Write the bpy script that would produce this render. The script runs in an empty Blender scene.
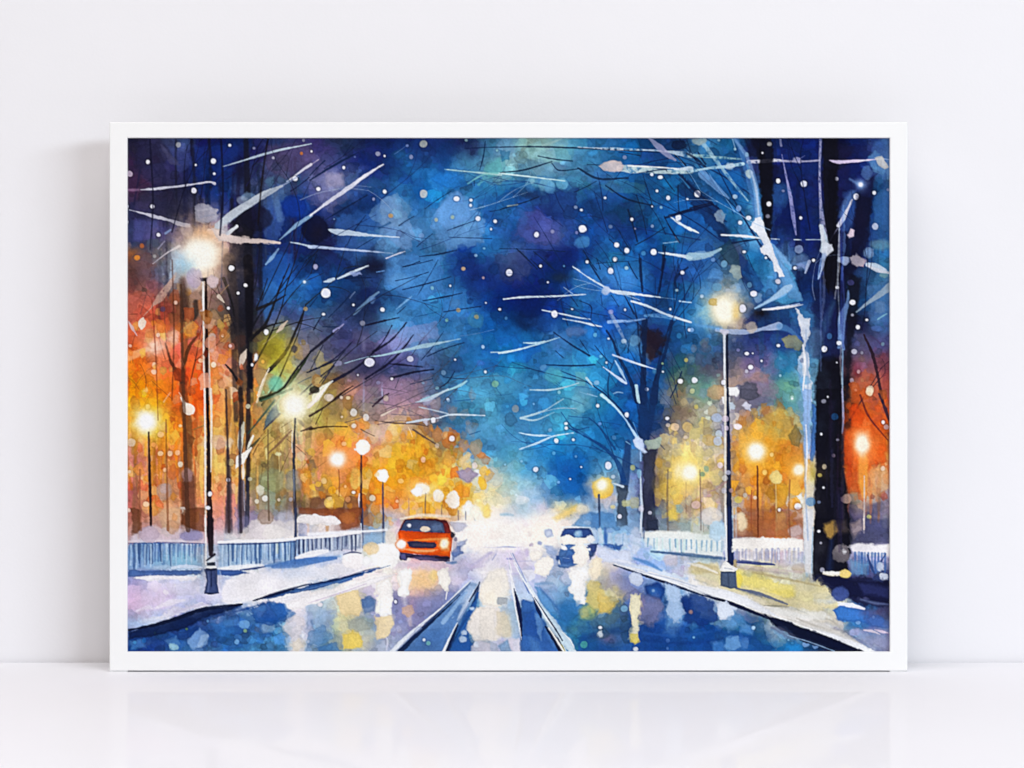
import bpy, bmesh, math
import numpy as np

# ------------------------------------------------------------------
# PIGMENT: the watercolour on the print, laid down stroke by stroke.
# Units are "sheet units"; the sheet runs X0..X1 by Y0..Y1.
# ------------------------------------------------------------------
X0, X1, Y0, Y1, RES = 124.0, 893.0, 135.0, 655.0, 1.5
W, H = int((X1 - X0) * RES) + 1, int((Y1 - Y0) * RES) + 1
gx, gy = np.meshgrid(X0 + np.arange(W) / RES, Y0 + np.arange(H) / RES)
gx = gx.astype(np.float32); gy = gy.astype(np.float32)

def gather(a, u, v):
    h, w = a.shape[:2]
    u = np.clip(u, 0, w - 1.001); v = np.clip(v, 0, h - 1.001)
    i = u.astype(np.int32); j = v.astype(np.int32)
    fu = (u - i); fv = (v - j)
    if a.ndim == 3: fu = fu[..., None]; fv = fv[..., None]
    return (a[j, i] * (1 - fu) + a[j, i + 1] * fu) * (1 - fv) + (a[j + 1, i] * (1 - fu) + a[j + 1, i + 1] * fu) * fv

def noise(scale, seed, sx=1.0, sy=1.0):
    r = np.random.RandomState(seed)
    w = int((X1 - X0) / (scale * sx)) + 4; h = int((Y1 - Y0) / (scale * sy)) + 4
    a = r.uniform(-1, 1, (h, w)).astype(np.float32)
    u = (gx - X0) / (scale * sx) + .5; v = (gy - Y0) / (scale * sy) + .5
    iu = np.floor(u); iv = np.floor(v)
    su = u - iu; sv = v - iv
    su = su * su * (3 - 2 * su); sv = sv * sv * (3 - 2 * sv)
    return gather(a, iu + su, iv + sv)

def fbm(scale, seed, octv=3):
    s = 0; a = 1.0; t = 0
    for k in range(octv):
        s = s + a * noise(scale / 2 ** k, seed + 17 * k); t += a; a *= .55
    return s / t * 1.5

def col(c):
    n = [int(q, 16) for q in c]
    if len(n) == 3: return np.array([q * 17 / 255 for q in n], np.float32)
    return np.array([(n[0] * 16 + n[1]) / 255, (n[2] * 16 + n[3]) / 255, (n[4] * 16 + n[5]) / 255], np.float32)

E1 = fbm(7, 5, 3); E2 = fbm(3.2, 9, 2); GR = noise(1.3, 31); BL = fbm(22, 41, 3)
rnd = np.random.RandomState(7)

KX = KY = 1.0; OX = OY = 0.0
def tile(ox, oy, k):
    global OX, OY, KX
    OX, OY, KX = ox, oy, k
def pts(p):
    a = np.array(p, np.float32).reshape(-1, 2) * KX
    return a + np.array([OX, OY], np.float32)

canvas = None
def box(x0, y0, x1, y1):
    i0 = max(0, int((x0 - X0) * RES)); i1 = min(W, int((x1 - X0) * RES) + 2)
    j0 = max(0, int((y0 - Y0) * RES)); j1 = min(H, int((y1 - Y0) * RES) + 2)
    if i1 <= i0 or j1 <= j0: return None
    return slice(j0, j1), slice(i0, i1)

def lay(sl, a, c, vary=.07):
    """one wash of pigment c with coverage a"""
    vary = vary * min(1.0, max(.15, 1.35 - float(c.mean())))
    cc = c[None, None, :] * (1 + vary * BL[sl][..., None] + .03 * GR[sl][..., None])
    canvas[sl] = canvas[sl] * (1 - a[..., None]) + np.clip(cc, 0, 1) * a[..., None]

def spline(p, w, n=6):
    m = len(p)
    w = np.interp(np.linspace(0, 1, m), np.linspace(0, 1, len(w)), w)
    if m == 2:
        t = np.linspace(0, 1, 7)[:, None]
        q = p[0] * (1 - t) + p[1] * t
        d = p[1] - p[0]; L = np.hypot(*d) + 1e-6
        nrm = np.array([-d[1], d[0]]) / L
        q = q + nrm * (np.sin(t * np.pi) * rnd.uniform(-.025, .025) * L)
        return q, np.interp(t[:, 0], [0, 1], w)
    e = np.vstack([2 * p[0] - p[1], p, 2 * p[-1] - p[-2]])
    Q = []; V = []
    for i in range(m - 1):
        for t in np.arange(n) / n:
            a, b, c, d = e[i], e[i + 1], e[i + 2], e[i + 3]
            Q.append(.5 * (2 * b + (c - a) * t + (2 * a - 5 * b + 4 * c - d) * t * t + (3 * b - a - 3 * c + d) * t ** 3))
            V.append(w[i] * (1 - t) + w[i + 1] * t)
    Q.append(p[-1]); V.append(w[-1])
    return np.array(Q), np.array(V)

def s(c, w, p, a=.9, soft=1.0, rough=.24, dry=0.0):
    """a brush stroke: w = widths along it, p = points"""
    if not isinstance(w, (tuple, list)): w = (w * .55, w, w, w * .55)
    if col(c).mean() > .55 and max(w) * KX < 6: w = [v_ * .8 for v_ in w]
    p, w = spline(pts(p), np.array(w, np.float32) * KX)
    mx = w.max() / 2 + soft + 2
    sl = box(p[:, 0].min() - mx, p[:, 1].min() - mx, p[:, 0].max() + mx, p[:, 1].max() + mx)
    if sl is None: return
    x = gx[sl]; y = gy[sl]; best = np.full(x.shape, 1e6, np.float32)
    for i in range(len(p) - 1):
        dx, dy = p[i + 1] - p[i]; L = dx * dx + dy * dy + 1e-9
        t = np.clip(((x - p[i, 0]) * dx + (y - p[i, 1]) * dy) / L, 0, 1)
        d = np.hypot(x - p[i, 0] - t * dx, y - p[i, 1] - t * dy) - (w[i] * (1 - t) + w[i + 1] * t) / 2
        np.minimum(best, d, out=best)
    best = best + rough * (E2[sl] * 1.3 + E1[sl] * .8) * min(1.0, .35 + w.max() / 6)
    cov = np.clip(.5 - best / soft, 0, 1) * a * (1 + .14 * BL[sl])
    if dry: cov = cov * np.clip(1 + dry * (E2[sl] * 2 - .2), 0, 1)
    lay(sl, np.clip(cov, 0, 1), col(c))

def p(c, q, a=.85, soft=1.3, rough=1.0, edge=.12):
    """a wash with an outline; pigment gathers at its rim"""
    q = pts(q); m = soft + 3 + rough * 2
    sl = box(q[:, 0].min() - m, q[:, 1].min() - m, q[:, 0].max() + m, q[:, 1].max() + m)
    if sl is None: return
    x = gx[sl]; y = gy[sl]; best = np.full(x.shape, 1e6, np.float32); ins = np.zeros(x.shape, bool)
    for i in range(len(q)):
        ax, ay = q[i - 1]; bx, by = q[i]; dx = bx - ax; dy = by - ay
        t = np.clip(((x - ax) * dx + (y - ay) * dy) / (dx * dx + dy * dy + 1e-9), 0, 1)
        np.minimum(best, np.hypot(x - ax - t * dx, y - ay - t * dy), out=best)
        if ay != by:
            ins ^= ((ay > y) != (by > y)) & (x < dx * (y - ay) / dy + ax)
    sd = np.where(ins, -best, best) + rough * (E1[sl] * 1.2 + E2[sl] * .6)
    cov = np.clip(.5 - sd / soft, 0, 1) * a * (1 + .16 * BL[sl])
    cc = col(c)
    lay(sl, np.clip(cov, 0, 1), cc, .1)
    if cc.mean() > .62: edge = edge * .4
    if edge:
        r = np.exp(-((sd + .8) / 1.0) ** 2) * edge * a
        canvas[sl] *= (1 - r)[..., None]

def e(c, x, y, rx, ry=None, a=.8, soft=1.5, rough=1.0, edge=.1):
    """a round dab"""
    ry = ry or rx
    q = []
    for k in range(18):
        t = k / 18 * 2 * math.pi
        q += [x + rx * math.cos(t), y + ry * math.sin(t)]
    p(c, q, a, soft, rough, edge)

def b(c, x, y, rx, ry=None, a=.6):
    """a wet-in-wet bleed with no edge"""
    ry = ry or rx
    (x, y), = pts([x, y]); rx = rx * KX; ry = ry * KX
    sl = box(x - rx * 2, y - ry * 2, x + rx * 2, y + ry * 2)
    if sl is None: return
    d = np.hypot((gx[sl] - x) / rx, (gy[sl] - y) / ry) + .22 * E1[sl]
    lay(sl, np.clip(np.exp(-np.maximum(d * 1.1, 0) ** 2.4) * a * (1 + .15 * E2[sl]), 0, 1), col(c))

def d(l, c='eef'):
    """snow spots: x, y, r [, colour]"""
    for t in l.split():
        t = t.split(','); x, y, r = float(t[0]), float(t[1]), float(t[2])
        k = t[3] if len(t) > 3 else c
        q = []
        f = rnd.uniform(.9, 1.1); o = rnd.uniform(0, 6.3)
        (cx, cy), = pts([x, y]); R = r * KX * (.92 if len(t) < 4 else .88)
        sl = box(cx - R - 3, cy - R - 3, cx + R + 3, cy + R + 3)
        if sl is None: continue
        sd = np.hypot((gx[sl] - cx) * f, (gy[sl] - cy) / f) - R + .3 * E2[sl] * min(1, R / 3)
        dark = np.exp(-((sd - .7) / .8) ** 2) * (.18 if len(t) < 4 else .07)
        canvas[sl] *= (1 - dark)[..., None]
        lay(sl, np.clip(.5 - sd / 1.1, 0, 1) * (rnd.uniform(.82, .98) if len(t) < 4 else .68), col(k), .04)

def glow(x, y, core, halo, cc='fffdf0', ch='fd9', ry=1.0, a=1.0):
    """a painted lamp: halo bleeding out of a pale core"""
    (x, y), = pts([x, y]); R = core * KX; Q = halo * KX
    sl = box(x - Q * 2, y - Q * 2 * ry, x + Q * 2, y + Q * 2 * ry)
    dd = np.hypot(gx[sl] - x, (gy[sl] - y) / ry)
    dn = dd * (1 + .2 * E1[sl])
    lay(sl, np.clip(np.exp(-(dn / Q) ** 2.2) * .92 * a, 0, 1), col(ch))
    dn = dd * (1 + .1 * E1[sl])
    lay(sl, np.clip(1.25 * np.exp(-(dn / R) ** 3), 0, 1) * a, col(cc), .02)

def fence(x0, y0a, y0b, x1, y1a, y1b, step, c, w, a=.6):
    x = x0
    while x < x1:
        t = (x - x0) / (x1 - x0)
        ya = y0a + (y1a - y0a) * t; yb = y0b + (y1b - y0b) * t
        if rnd.rand() < .85:
            L = rnd.uniform(.6, 1.0)
            s(c, (w * rnd.uniform(.8, 1.2), w * rnd.uniform(.4, 1)), [x, ya, x + rnd.uniform(-2, 2), ya + (yb - ya) * L], a * rnd.uniform(.6, 1), 1.2)
        x += step * rnd.uniform(.75, 1.25)

def base(rows):
    """under-painting: colour notes of each tile, bled into each other"""
    S = []
    for ox, oy, k, cw, ch, txt in rows:
        for j, line in enumerate(txt.split('/')):
            for i, c in enumerate(line.split()):
                S.append((ox + (i + .5) * cw * k, oy + (j + .5) * ch * k, *col(c)))
    S = np.array(S, np.float32)
    K = S[:, 2:]; r_, g_, b_ = K[:, 0], K[:, 1], K[:, 2]
    w_ = np.clip((b_ - r_) * 2.2, 0, 1) * np.clip((.95 - b_) * 4, 0, 1); d_ = np.clip((b_ - g_ - .12) * 4, 0, 1) * w_
    K[:, 1] *= 1 - .105 * w_; K[:, 0] *= 1 - .34 * d_; K[:, 2] *= 1 - .05 * w_ - .13 * d_
    lum = (.3 * r_ + .55 * g_ + .15 * b_)
    K += (lum[:, None] - K) * (.17 * w_)[:, None]
    K[:] = np.clip(K + (K - .36) * (.22 * w_)[:, None], 0.03, 1)
    lw, lh = W // 6 + 2, H // 6 + 2
    lx, ly = np.meshgrid(X0 + np.arange(lw) * 6 / RES, Y0 + np.arange(lh) * 6 / RES)
    num = np.zeros((lh, lw, 3)); den = np.full((lh, lw, 1), 1e-9)
    for q in S:
        g = np.exp(-((lx - q[0]) ** 2 + (ly - q[1]) ** 2) / (2 * 9.5 ** 2))[..., None]
        num += g * q[2:]; den += g
    low = num / den
    def at(x, y): return gather(low, (x - X0) * RES / 6, (y - Y0) * RES / 6)
    wx = 9 * fbm(30, 101, 3) + 4 * fbm(9, 103, 2); wy = 9 * fbm(30, 211, 3) + 4 * fbm(9, 213, 2)
    img = at(gx + wx, gy + wy)
    ex = 2.6 * E1 + 1.2 * E2; ey = 2.6 * np.roll(E1, 137, 1) + 1.2 * np.roll(E2, 91, 0)
    for cs, amt, jit, seed in ((26, .55, .05, 3), (13, .5, .055, 4), (7, .35, .05, 6)):
        r = np.random.RandomState(seed)
        nw, nh = int((X1 - X0) / cs) + 5, int((Y1 - Y0) / cs) + 5
        px = (np.arange(nw)[None, :] - 2 + r.uniform(0, 1, (nh, nw))) * cs + X0
        py = (np.arange(nh)[:, None] - 2 + r.uniform(0, 1, (nh, nw))) * cs + Y0
        pc = at(np.clip(px, X0, X1), np.clip(py, Y0, Y1))
        pc = np.clip(pc * (1 + r.normal(0, jit * 2.2, (nh, nw, 1))) + r.normal(0, jit * .45, (nh, nw, 3)), 0, 1)
        pa = np.clip(r.uniform(-.35, 1, (nh, nw)), 0, 1) * amt
        X = gx + ex; Y = gy + ey
        ci = ((X - X0) / cs + 2).astype(int); cj = ((Y - Y0) / cs + 2).astype(int)
        f1 = np.full(X.shape, 1e6, np.float32); f2 = f1.copy(); bi = ci.copy(); bj = cj.copy()
        for dj in (-1, 0, 1):
            for di in (-1, 0, 1):
                ii = np.clip(ci + di, 0, nw - 1); jj = np.clip(cj + dj, 0, nh - 1)
                dd = np.hypot(X - px[jj, ii], Y - py[jj, ii]).astype(np.float32)
                n = dd < f1
                f2 = np.where(n, f1, np.minimum(f2, dd)); f1 = np.where(n, dd, f1)
                bi = np.where(n, ii, bi); bj = np.where(n, jj, bj)
        al = pa[bj, bi] * np.clip((f2 - f1) / (1.2 if cs > 10 else .9), 0, 1)
        img = img * (1 - al[..., None]) + pc[bj, bi] * al[..., None]
        rim = np.exp(-((f2 - f1 - 1.6) / 1.1) ** 2) * pa[bj, bi] * .14
        img *= (1 - rim)[..., None]
    img *= (1 + .02 * GR + .022 * E2 + .04 * BL)[..., None]
    return np.clip(img, 0, 1).astype(np.float32)

def dabs(n, seed, r0, r1, amin, amax, spread=.16, region=None):
    """small translucent dabs of the colour already there, a little lighter or darker"""
    r = np.random.RandomState(seed)
    keep = OX, OY, KX; tile(0, 0, 1)
    x0, y0, x1, y1 = region or (X0, Y0, X1, Y1)
    for _ in range(n):
        x = r.uniform(x0, x1); y = r.uniform(y0, y1)
        R = r0 * (r1 / r0) ** r.uniform(0, 1)
        i = int((x - X0) * RES); j = int((y - Y0) * RES)
        c0 = canvas[min(j, H - 1), min(i, W - 1)]
        u = min(max(int(i + r.normal(0, 14)), 0), W - 1); v = min(max(int(j + r.normal(0, 14)), 0), H - 1)
        c = c0 * .7 + canvas[v, u] * .3
        c = np.clip(c * (1.03 + np.clip(r.normal(0, spread), -.17, .5)) + r.normal(0, .012, 3), 0, 1)
        m = r.randint(6, 10); o = r.uniform(0, 6.28); q = []
        for k_ in range(m):
            a = o + (k_ + r.uniform(-.3, .3)) / m * 6.283; rr = R * r.uniform(.65, 1.2)
            q += [x + rr * math.cos(a), y + rr * .9 * math.sin(a)]
        p(''.join('%02x' % int(z * 255) for z in c), q, r.uniform(amin, amax), 1.0, .7, .14 if c0.mean() < .6 else .04)
    tile(*keep)

def crisp(c, amt=.4, n=3):
    """pigment settles: dries a touch crisper and deeper"""
    bl = c.copy()
    for ax in (0, 1):
        acc = np.zeros_like(bl)
        for k_ in range(-n, n + 1): acc += np.roll(bl, k_, ax)
        bl = acc / (2 * n + 1)
    o = np.clip(c + (c - bl) * amt, 0, 1)
    o[:n] = c[:n]; o[-n:] = c[-n:]; o[:, :n] = c[:, :n]; o[:, -n:] = c[:, -n:]
    o = o * .82 + (o * o * (3 - 2 * o)) * .18
    lm = o.mean(2, keepdims=True)
    gr = (GR * .6 + noise(2.1, 77) * .6 + noise(4.5, 78) * .4)[..., None]
    return np.clip(o * (1 + .06 * gr * (1.02 - lm)) + .002 * gr, 0, 1)

def streaks(n, seed, x0, y0, x1, y1, l0, l1, w0, w1, lo, hi, a):
    """upright washes, the stems of the far wood"""
    r = np.random.RandomState(seed); keep = OX, OY, KX; tile(0, 0, 1)
    for _ in range(n):
        x = r.uniform(x0, x1); y = r.uniform(y0, y1); L = r.uniform(l0, l1)
        c0 = canvas[min(int((y - Y0) * RES), H - 1), min(int((x - X0) * RES), W - 1)]
        c = np.clip(c0 * r.uniform(lo, hi) + r.normal(0, .015, 3), 0, 1)
        w = r.uniform(w0, w1)
        s(''.join('%02x' % int(z * 255) for z in c), (w * .6, w, w * .9, w * .5), [x, y, x + r.normal(0, 1), y + L / 2, x + r.normal(0, 1.5), y + L], a * r.uniform(.5, 1), 1.3, .5)
    tile(*keep)

def palette(n, seed, x0, y0, x1, y1, cols, r0, r1, a0, a1):
    """leaf-light dabs from a small palette, each stopped where the wash dried"""
    r = np.random.RandomState(seed); keep = OX, OY, KX; tile(0, 0, 1); cols = cols.split()
    for _ in range(n):
        t = r.uniform(0, 6.283); q_ = math.sqrt(r.uniform(0, 1))
        x = (x0 + x1) / 2 + (x1 - x0) / 2 * q_ * math.cos(t) * 1.12; y = (y0 + y1) / 2 + (y1 - y0) / 2 * q_ * math.sin(t) * 1.12
        R = r0 * (r1 / r0) ** r.uniform(0, 1)
        i = min(max(int((x - X0) * RES), 0), W - 1); j = min(max(int((y - Y0) * RES), 0), H - 1)
        c = col(cols[r.randint(len(cols))]) * .62 + canvas[j, i] * .38
        c = np.clip(c * r.uniform(.92, 1.1), 0, 1)
        m = r.randint(6, 10); o = r.uniform(0, 6.28); q = []
        for k_ in range(m):
            a = o + (k_ + r.uniform(-.35, .35)) / m * 6.283; rr = R * r.uniform(.6, 1.25)
            q += [x + rr * .9 * math.cos(a), y + rr * 1.15 * math.sin(a)]
        p(''.join('%02x' % int(z * 255) for z in c), q, r.uniform(a0, a1), 1.0, .6, .1)
    tile(*keep)
k, kr = 190 / 1024, 210 / 1024
BASE = [
(120,130,k,128,126,"224 335 457 226 237 237 347 447/324 335 336 237 237 225 446 558/535 335 335 237 249 457 579 358/335 335 334 779 348 224 359 138/346 446 557 ca9 a89 224 237 248/a63 655 9bd fed 865 235 247 236"),
(310,130,k,128,126,"437 346 236 237 237 348 225 48a/558 347 238 248 37b 26b 48a 59b/88b 67a 359 37b 26b 27c 48c 38b/348 247 249 69c 37b 59d 59d 36b/224 347 58b 69c 58b 47a 69c 37b/236 236 236 58b 37b 48b 24a 38c"),
(500,130,k,128,126,"69b 9ba 7bc 38a 37a 26a 258 247/8bb 7ab 58a 48a 37a 26a 259 258/26b 37b 48b 379 37a 26a 269 27b/37b 44a 238 25a 237 247 27b 26a/35a 459 56a 25a 36b 249 26b 27a/57a 349 238 249 27b 26b 25a 26a"),
(690,130,kr,128,114,"48b 27a 236 237 238 113 238 57a/48b 36b 347 237 237 224 238 79b/37b 26b 37a 237 237 225 236 258/258 27a 59c 238 238 235 136 249/36b 258 6ad 237 238 223 236 37a/58b 357 27b 69c 348 113 237 37a"),
(120,260,k,128,126,"534 557 ace fed 656 224 247 249/a65 a66 643 a87 755 334 36a 37b/b65 d53 853 976 654 334 569 458/c53 e86 e76 c65 975 543 aa3 778/f71 f85 e53 f62 e98 b75 cc5 888/fb1 f71 e62 f52 fc8 c95 8ca 9a7"),
(310,260,k,128,126,"36a 259 235 59c 48b 37b 248 349/259 247 236 36a 48c 48c 37b 24a/468 458 346 59c 48c 37b 48c 26b/778 447 557 88b 79c 58b 37b 26b/777 667 446 447 458 357 37b 27b/863 965 878 a8a 878 368 49b 5ac"),
(500,260,k,128,126,"347 237 136 37b 38c 48c 249 348/139 138 24a 37b 48d 37c 25a 26a/148 137 148 26b 25b 36b 36a 26b/27c 27b 58c 37b 37c 59c 225 258/28b 37b 38b 4ac 38c 26b 25a 366/5ac 48b 4ac 48b 27b 25a 26b 875"),
(690,260,kr,128,114,"36b 467 27a 6ad 248 113 235 48a/48b 8ac 36a 48a 249 224 258 369/6ad eca 237 247 48b 225 224 47a/37a 358 348 348 46a 236 557 558/556 667 769 28a 6ac 112 756 845/5a9 ca8 878 7a8 8bd 112 a65 b65"),
(120,390,k,128,126,"f92 fa1 e62 f72 f95 c74 9b8 dec/e72 fb2 f92 d85 da5 b84 ba6 eca/d98 f95 e84 eb8 eb8 b85 ca5 eb9/c76 e96 a75 fb7 fc6 a85 ba6 b86/b66 d96 a75 f95 f98 a86 9a8 a86/b65 ea7 c97 e98 e98 779 99a 889"),
(310,390,k,128,126,"985 976 777 a89 978 679 49b 5ab/ca5 b95 b98 db9 b97 368 48b 5ac/e95 f94 e98 fb4 fa3 b96 79a 48b/e97 f95 f82 fb3 fa2 fc5 bba acc/975 a73 e83 f93 fa4 fb4 fc4 eda/eed a76 9ab 9ac cba ecb fc9 fec"),
(500,390,k,128,126,"27b 37b 4ac 7bb 28b 26b 258 765/48b 48b 4ac 38b 27b 26b 248 876/5ac 38c 28c 38c 27b 37b 767 dc9/7bc 5ad 26b 16b 6ac 7ac 447 fd7/bcb 8bd 37b 26b ecb 9bd 336 ec7/edd dcd fec 9bd 7ac 8bd 336 8aa"),
(690,390,kr,128,114,"a98 889 668 49a 8bd 112 c62 a55/bb9 99b ca6 cb6 69b 112 d52 c63/edb a9a fb5 e95 89b 112 e52 d83/fd9 a99 fa3 e92 dca 112 f83 eb9/c99 ba9 b75 ca5 bbb 112 cb9 a9a/cbb 9bc c85 b76 dcb 223 669 557"),
(120,520,k,128,126,"c98 b9a a89 cab dbb cbc dde 9ac/8ad 8bd 8bd bbb 9bd 9bd 9be 9bd/99c ddf cce ccd dde eee eef def/cac dce ddf ccf eef eee fee fee/abd bce 138 248 36a 58c 37b dde/249 249 48b 8ac 37b 6ac 48b bcd"),
(310,520,k,128,126,"dcc bbc 7ad dcb d73 d73 cce fff/dde dde eed fff eab dbb 9ac eef/8ac dde fee fee fdb edd bbe eee/cde eda 99b bbd c9a 88b 69c eed/79b dc9 8ab aab 88b 58b 48b ddd/48b bb9 9ab bcd 69c 48b 258 ccd"),
(500,520,k,128,126,"fef fee fed eef 8ad 9be dee edd/cbe ddd 9ac fed ccf bcf 9be abd/dde cce bce eee bbb 78b 8ad dde/9bd 8ad 7ad 48a cb7 88a 248 58b/bcc 37b 48b 38a 8a8 578 248 58b/99c 248 69c 27a 36a 47a 148 26a"),
(690,520,kr,128,114,"bdb 9be b75 b76 dcc 112 445 557/cdd 99c ddd cbc bcd 112 cce bbd/ddb cc8 dc7 ddb bba 236 335 347/eef eee ccc dc9 cc9 ccb 46a 335/15a 37a 258 bbb ddd ccc 37b 679/25a 48b 26a 27b 258 224 ddd 88a"),
]
canvas = base(BASE)
dabs(1300, 11, 4, 13, .2, .55, .24)
dabs(900, 13, 3, 8, .3, .65, .3, (X0, Y0, X1, 520))
dabs(1100, 12, 1.6, 4.2, .3, .75, .22)
palette(150, 41, 120, 300, 250, 520, 'e8501c f07828 f8a030 c84820 fac070 b86a40 f89028 ffd060 e06030', 3, 9, .4, .8)
palette(130, 42, 310, 425, 478, 520, 'f8a820 f09020 fbc848 e87828 c88038 fde0a0 f8b830 ffc840', 3, 9, .4, .8)
palette(90, 43, 245, 350, 345, 500, 'a88838 c8a048 8a7a40 b07838 d8c070 7a6a58 d8b048', 3, 9, .35, .7)
palette(80, 44, 655, 425, 725, 520, 'f8d870 e8c070 c8a878 989898 b0a890 f8e090 d8a850', 3, 9, .4, .75)
palette(110, 45, 732, 405, 806, 535, 'f8a830 e89028 d88838 b87048 986858 f8c868 c8a058 e8b050', 3, 9, .4, .8)
palette(60, 46, 843, 370, 892, 505, 'e85a20 f08038 c84828 e8a878 b85848 f06a28', 3, 8, .4, .8)
palette(40, 47, 640, 340, 740, 430, '5a6488 767c90 8a90a8 b09a70 46608a 9a90a0', 3, 8, .35, .6)
palette(30, 48, 400, 380, 480, 440, '8a7890 a08898 b09a98 6a7898 c0a090', 3, 8, .35, .6)
streaks(45, 31, 128, 395, 330, 470, 40, 90, 2, 7, .72, .95, .6)
streaks(30, 32, 128, 400, 330, 470, 30, 70, 2, 6, 1.05, 1.25, .6)
streaks(22, 33, 655, 440, 888, 480, 25, 60, 2, 6, .78, .95, .55)
streaks(18, 34, 655, 440, 888, 480, 25, 60, 2, 5, 1.05, 1.25, .55)
streaks(26, 35, 128, 140, 300, 230, 40, 110, 2, 7, .6, .85, .55)
streaks(16, 36, 740, 140, 888, 260, 50, 120, 2, 8, .6, .9, .5)
# ---- broad wet washes of the night sky ------------------------------------
ku = 260 / 998
tile(380, 130, ku)
p('6a9ad4', [190,360,250,250,300,240,360,290,400,340,400,420,320,460,220,440], .55, 2, 2); p('7a9cd0', [0,260,60,250,110,330,130,400,120,470,60,440,0,400], .5, 2, 2); p('5088cc', [20,480,120,470,240,490,250,620,120,660,20,600], .5, 3, 2); p('3488d4', [180,150,300,170,320,220,230,240,180,200], .55, 2, 2)
p('6ab4c0', [400,150,440,110,480,110,500,150,450,180,380,210], .55, 1.5, 1.5); e('8cc4d8', 640, 212, 32, 26, .6); e('6aacd0', 585, 205, 26, 24, .5); p('8ab8b8', [560,60,620,90,700,60,740,110,660,130,580,110], .45, 1.5, 1.5)
p('5a5a9c', [540,320,600,300,680,360,690,430,580,440,520,400], .5, 4, 2); p('3a4670', [440,480,540,460,590,530,540,580,460,570], .55, 3, 2); b('14286a', 380, 570, 90, 80, .6); b('10205c', 570, 650, 100, 60, .5); b('142a68', 620, 250, 110, 30, .5); b('12246a', 720, 480, 60, 50, .6)
e('4a7cc0', 775, 432, 28, 24, .6); p('3c78c8', [740,540,850,500,980,540,960,620,800,600], .5, 3, 2); p('2a6ab8', [560,740,660,690,720,760,640,780], .4, 3); p('4a84cc', [250,600,330,620,340,720,240,740], .4, 2); p('2458a8', [780,230,900,200,960,260,860,330], .5, 3, 2); p('1c3c80', [640,240,760,230,740,320,660,330], .5, 3, 2)
dabs(60, 71, 3, 9, .3, .6, .25, (380, 140, 640, 330)); tile(640, 130, ku)
p('1a5ca8', [60,300,150,230,260,270,250,360,120,420], .5, 2, 2); p('1e6cb8', [270,180,350,190,420,260,400,330,320,300], .5, 1.5, 2); p('2a66b4', [140,440,280,420,300,500,200,560,120,520], .5, 2, 2); p('10244e', [160,170,300,290,340,400,440,560,400,560,280,380,140,220], .6, 3, 2); p('566078', [330,440,380,430,410,500,390,560,320,500], .5, 2); b('0e1a48', 560, 300, 60, 160, .55); b('0c1438', 620, 560, 70, 90, .6); b('10184a', 800, 330, 70, 150, .5); b('1c1c44', 860, 80, 80, 40, .5)
p('4a74b0', [900,40,960,30,965,190,900,170,870,120], .5, 2); p('34609e', [900,250,965,220,965,440,890,420], .5, 3); p('5a80b4', [870,600,960,560,965,720,880,740], .5, 3, 2); p('7a98c0', [900,650,940,660,940,700,905,700], .5, 2); p('3e64a8', [780,240,830,230,830,330,800,400,770,380], .5, 3); e('24468c', 520, 260, 40, 60, .5, 3); p('14387e', [380,470,430,520,480,600,440,640,380,560], .5, 2)
dabs(70, 72, 2.5, 8, .3, .6, .25, (640, 140, 890, 330)); tile(120, 130, ku)
p('15151f', [440,330,490,300,512,400,520,768,440,768,430,420], .6, 5); p('0f0f1e', [430,350,480,318,522,350,516,400,470,422,440,400], .85, 3); e('0e1434', 750, 385, 54, 50, .85, 3); p('4a6cac', [540,340,580,260,620,270,630,350,600,440,560,430], .5, 2, 2); p('1e4a9c', [620,270,700,240,740,290,700,340,640,330], .6, 2, 2); p('7a80b0', [740,190,820,160,860,200,840,260,770,270], .5, 2, 2); p('b09aa8', [790,170,850,165,860,215,800,220], .4, 4)
p('5a4a6c', [560,60,720,50,760,110,640,190,560,150], .5, 4); p('3a70b8', [820,330,960,300,998,420,900,520,820,460], .45, 3, 2); p('2a62b0', [560,480,660,470,700,600,620,680,540,620], .5, 3, 2); p('3c78bc', [520,640,580,560,620,620,560,740], .5, 3, 2); p('28284a', [60,60,140,50,180,160,120,200,60,160], .5, 4); p('2c2440', [30,140,80,130,80,220,30,230], .5, 4); p('24243c', [120,230,300,220,260,330,120,330], .55, 4); p('1c3c88', [280,60,460,50,450,160,300,180], .4, 4); p('4a5a98', [180,60,250,70,280,130,220,170], .4, 2); p('5a5ca0', [60,340,150,350,140,420,50,430], .4, 3); p('484a90', [140,370,220,360,210,430,150,430], .4, 3)
dabs(60, 73, 2.5, 8, .3, .6, .22, (128, 140, 380, 330))
tile(120, 330, 280 / 768)

# ---- thin twigs that fill the crowns -------------------------------------
tile(0, 0, 1)
def twigs(n, seed, x0, y0, x1, y1, ang, spread, lmin, lmax, c, wmax, a):
    r = np.random.RandomState(seed)
    for _ in range(n):
        x = r.uniform(x0, x1); y = r.uniform(y0, y1); t = math.radians(ang + r.normal(0, spread)); L = r.uniform(lmin, lmax); bend = r.uniform(-.35, .35)
        q = []
        for k_ in range(4):
            q += [x + L * k_ / 3 * math.cos(t + bend * k_ / 3), y - L * k_ / 3 * math.sin(t + bend * k_ / 3)]
        w = r.uniform(.6, wmax)
        s(c, (w, w * .8, w * .4), q, a * r.uniform(.6, 1), .9, .15)
twigs(16, 3, 130, 150, 330, 230, 60, 16, 20, 60, '1c1c38', 1.4, .55)
twigs(10, 4, 400, 160, 500, 330, 22, 8, 15, 50, '1c2c5c', 1.0, .4)
twigs(24, 5, 560, 200, 690, 330, 120, 20, 15, 60, '14244e', 1.4, .65)
twigs(18, 6, 600, 330, 690, 450, 115, 18, 20, 60, '16284e', 1.5, .6)
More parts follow.
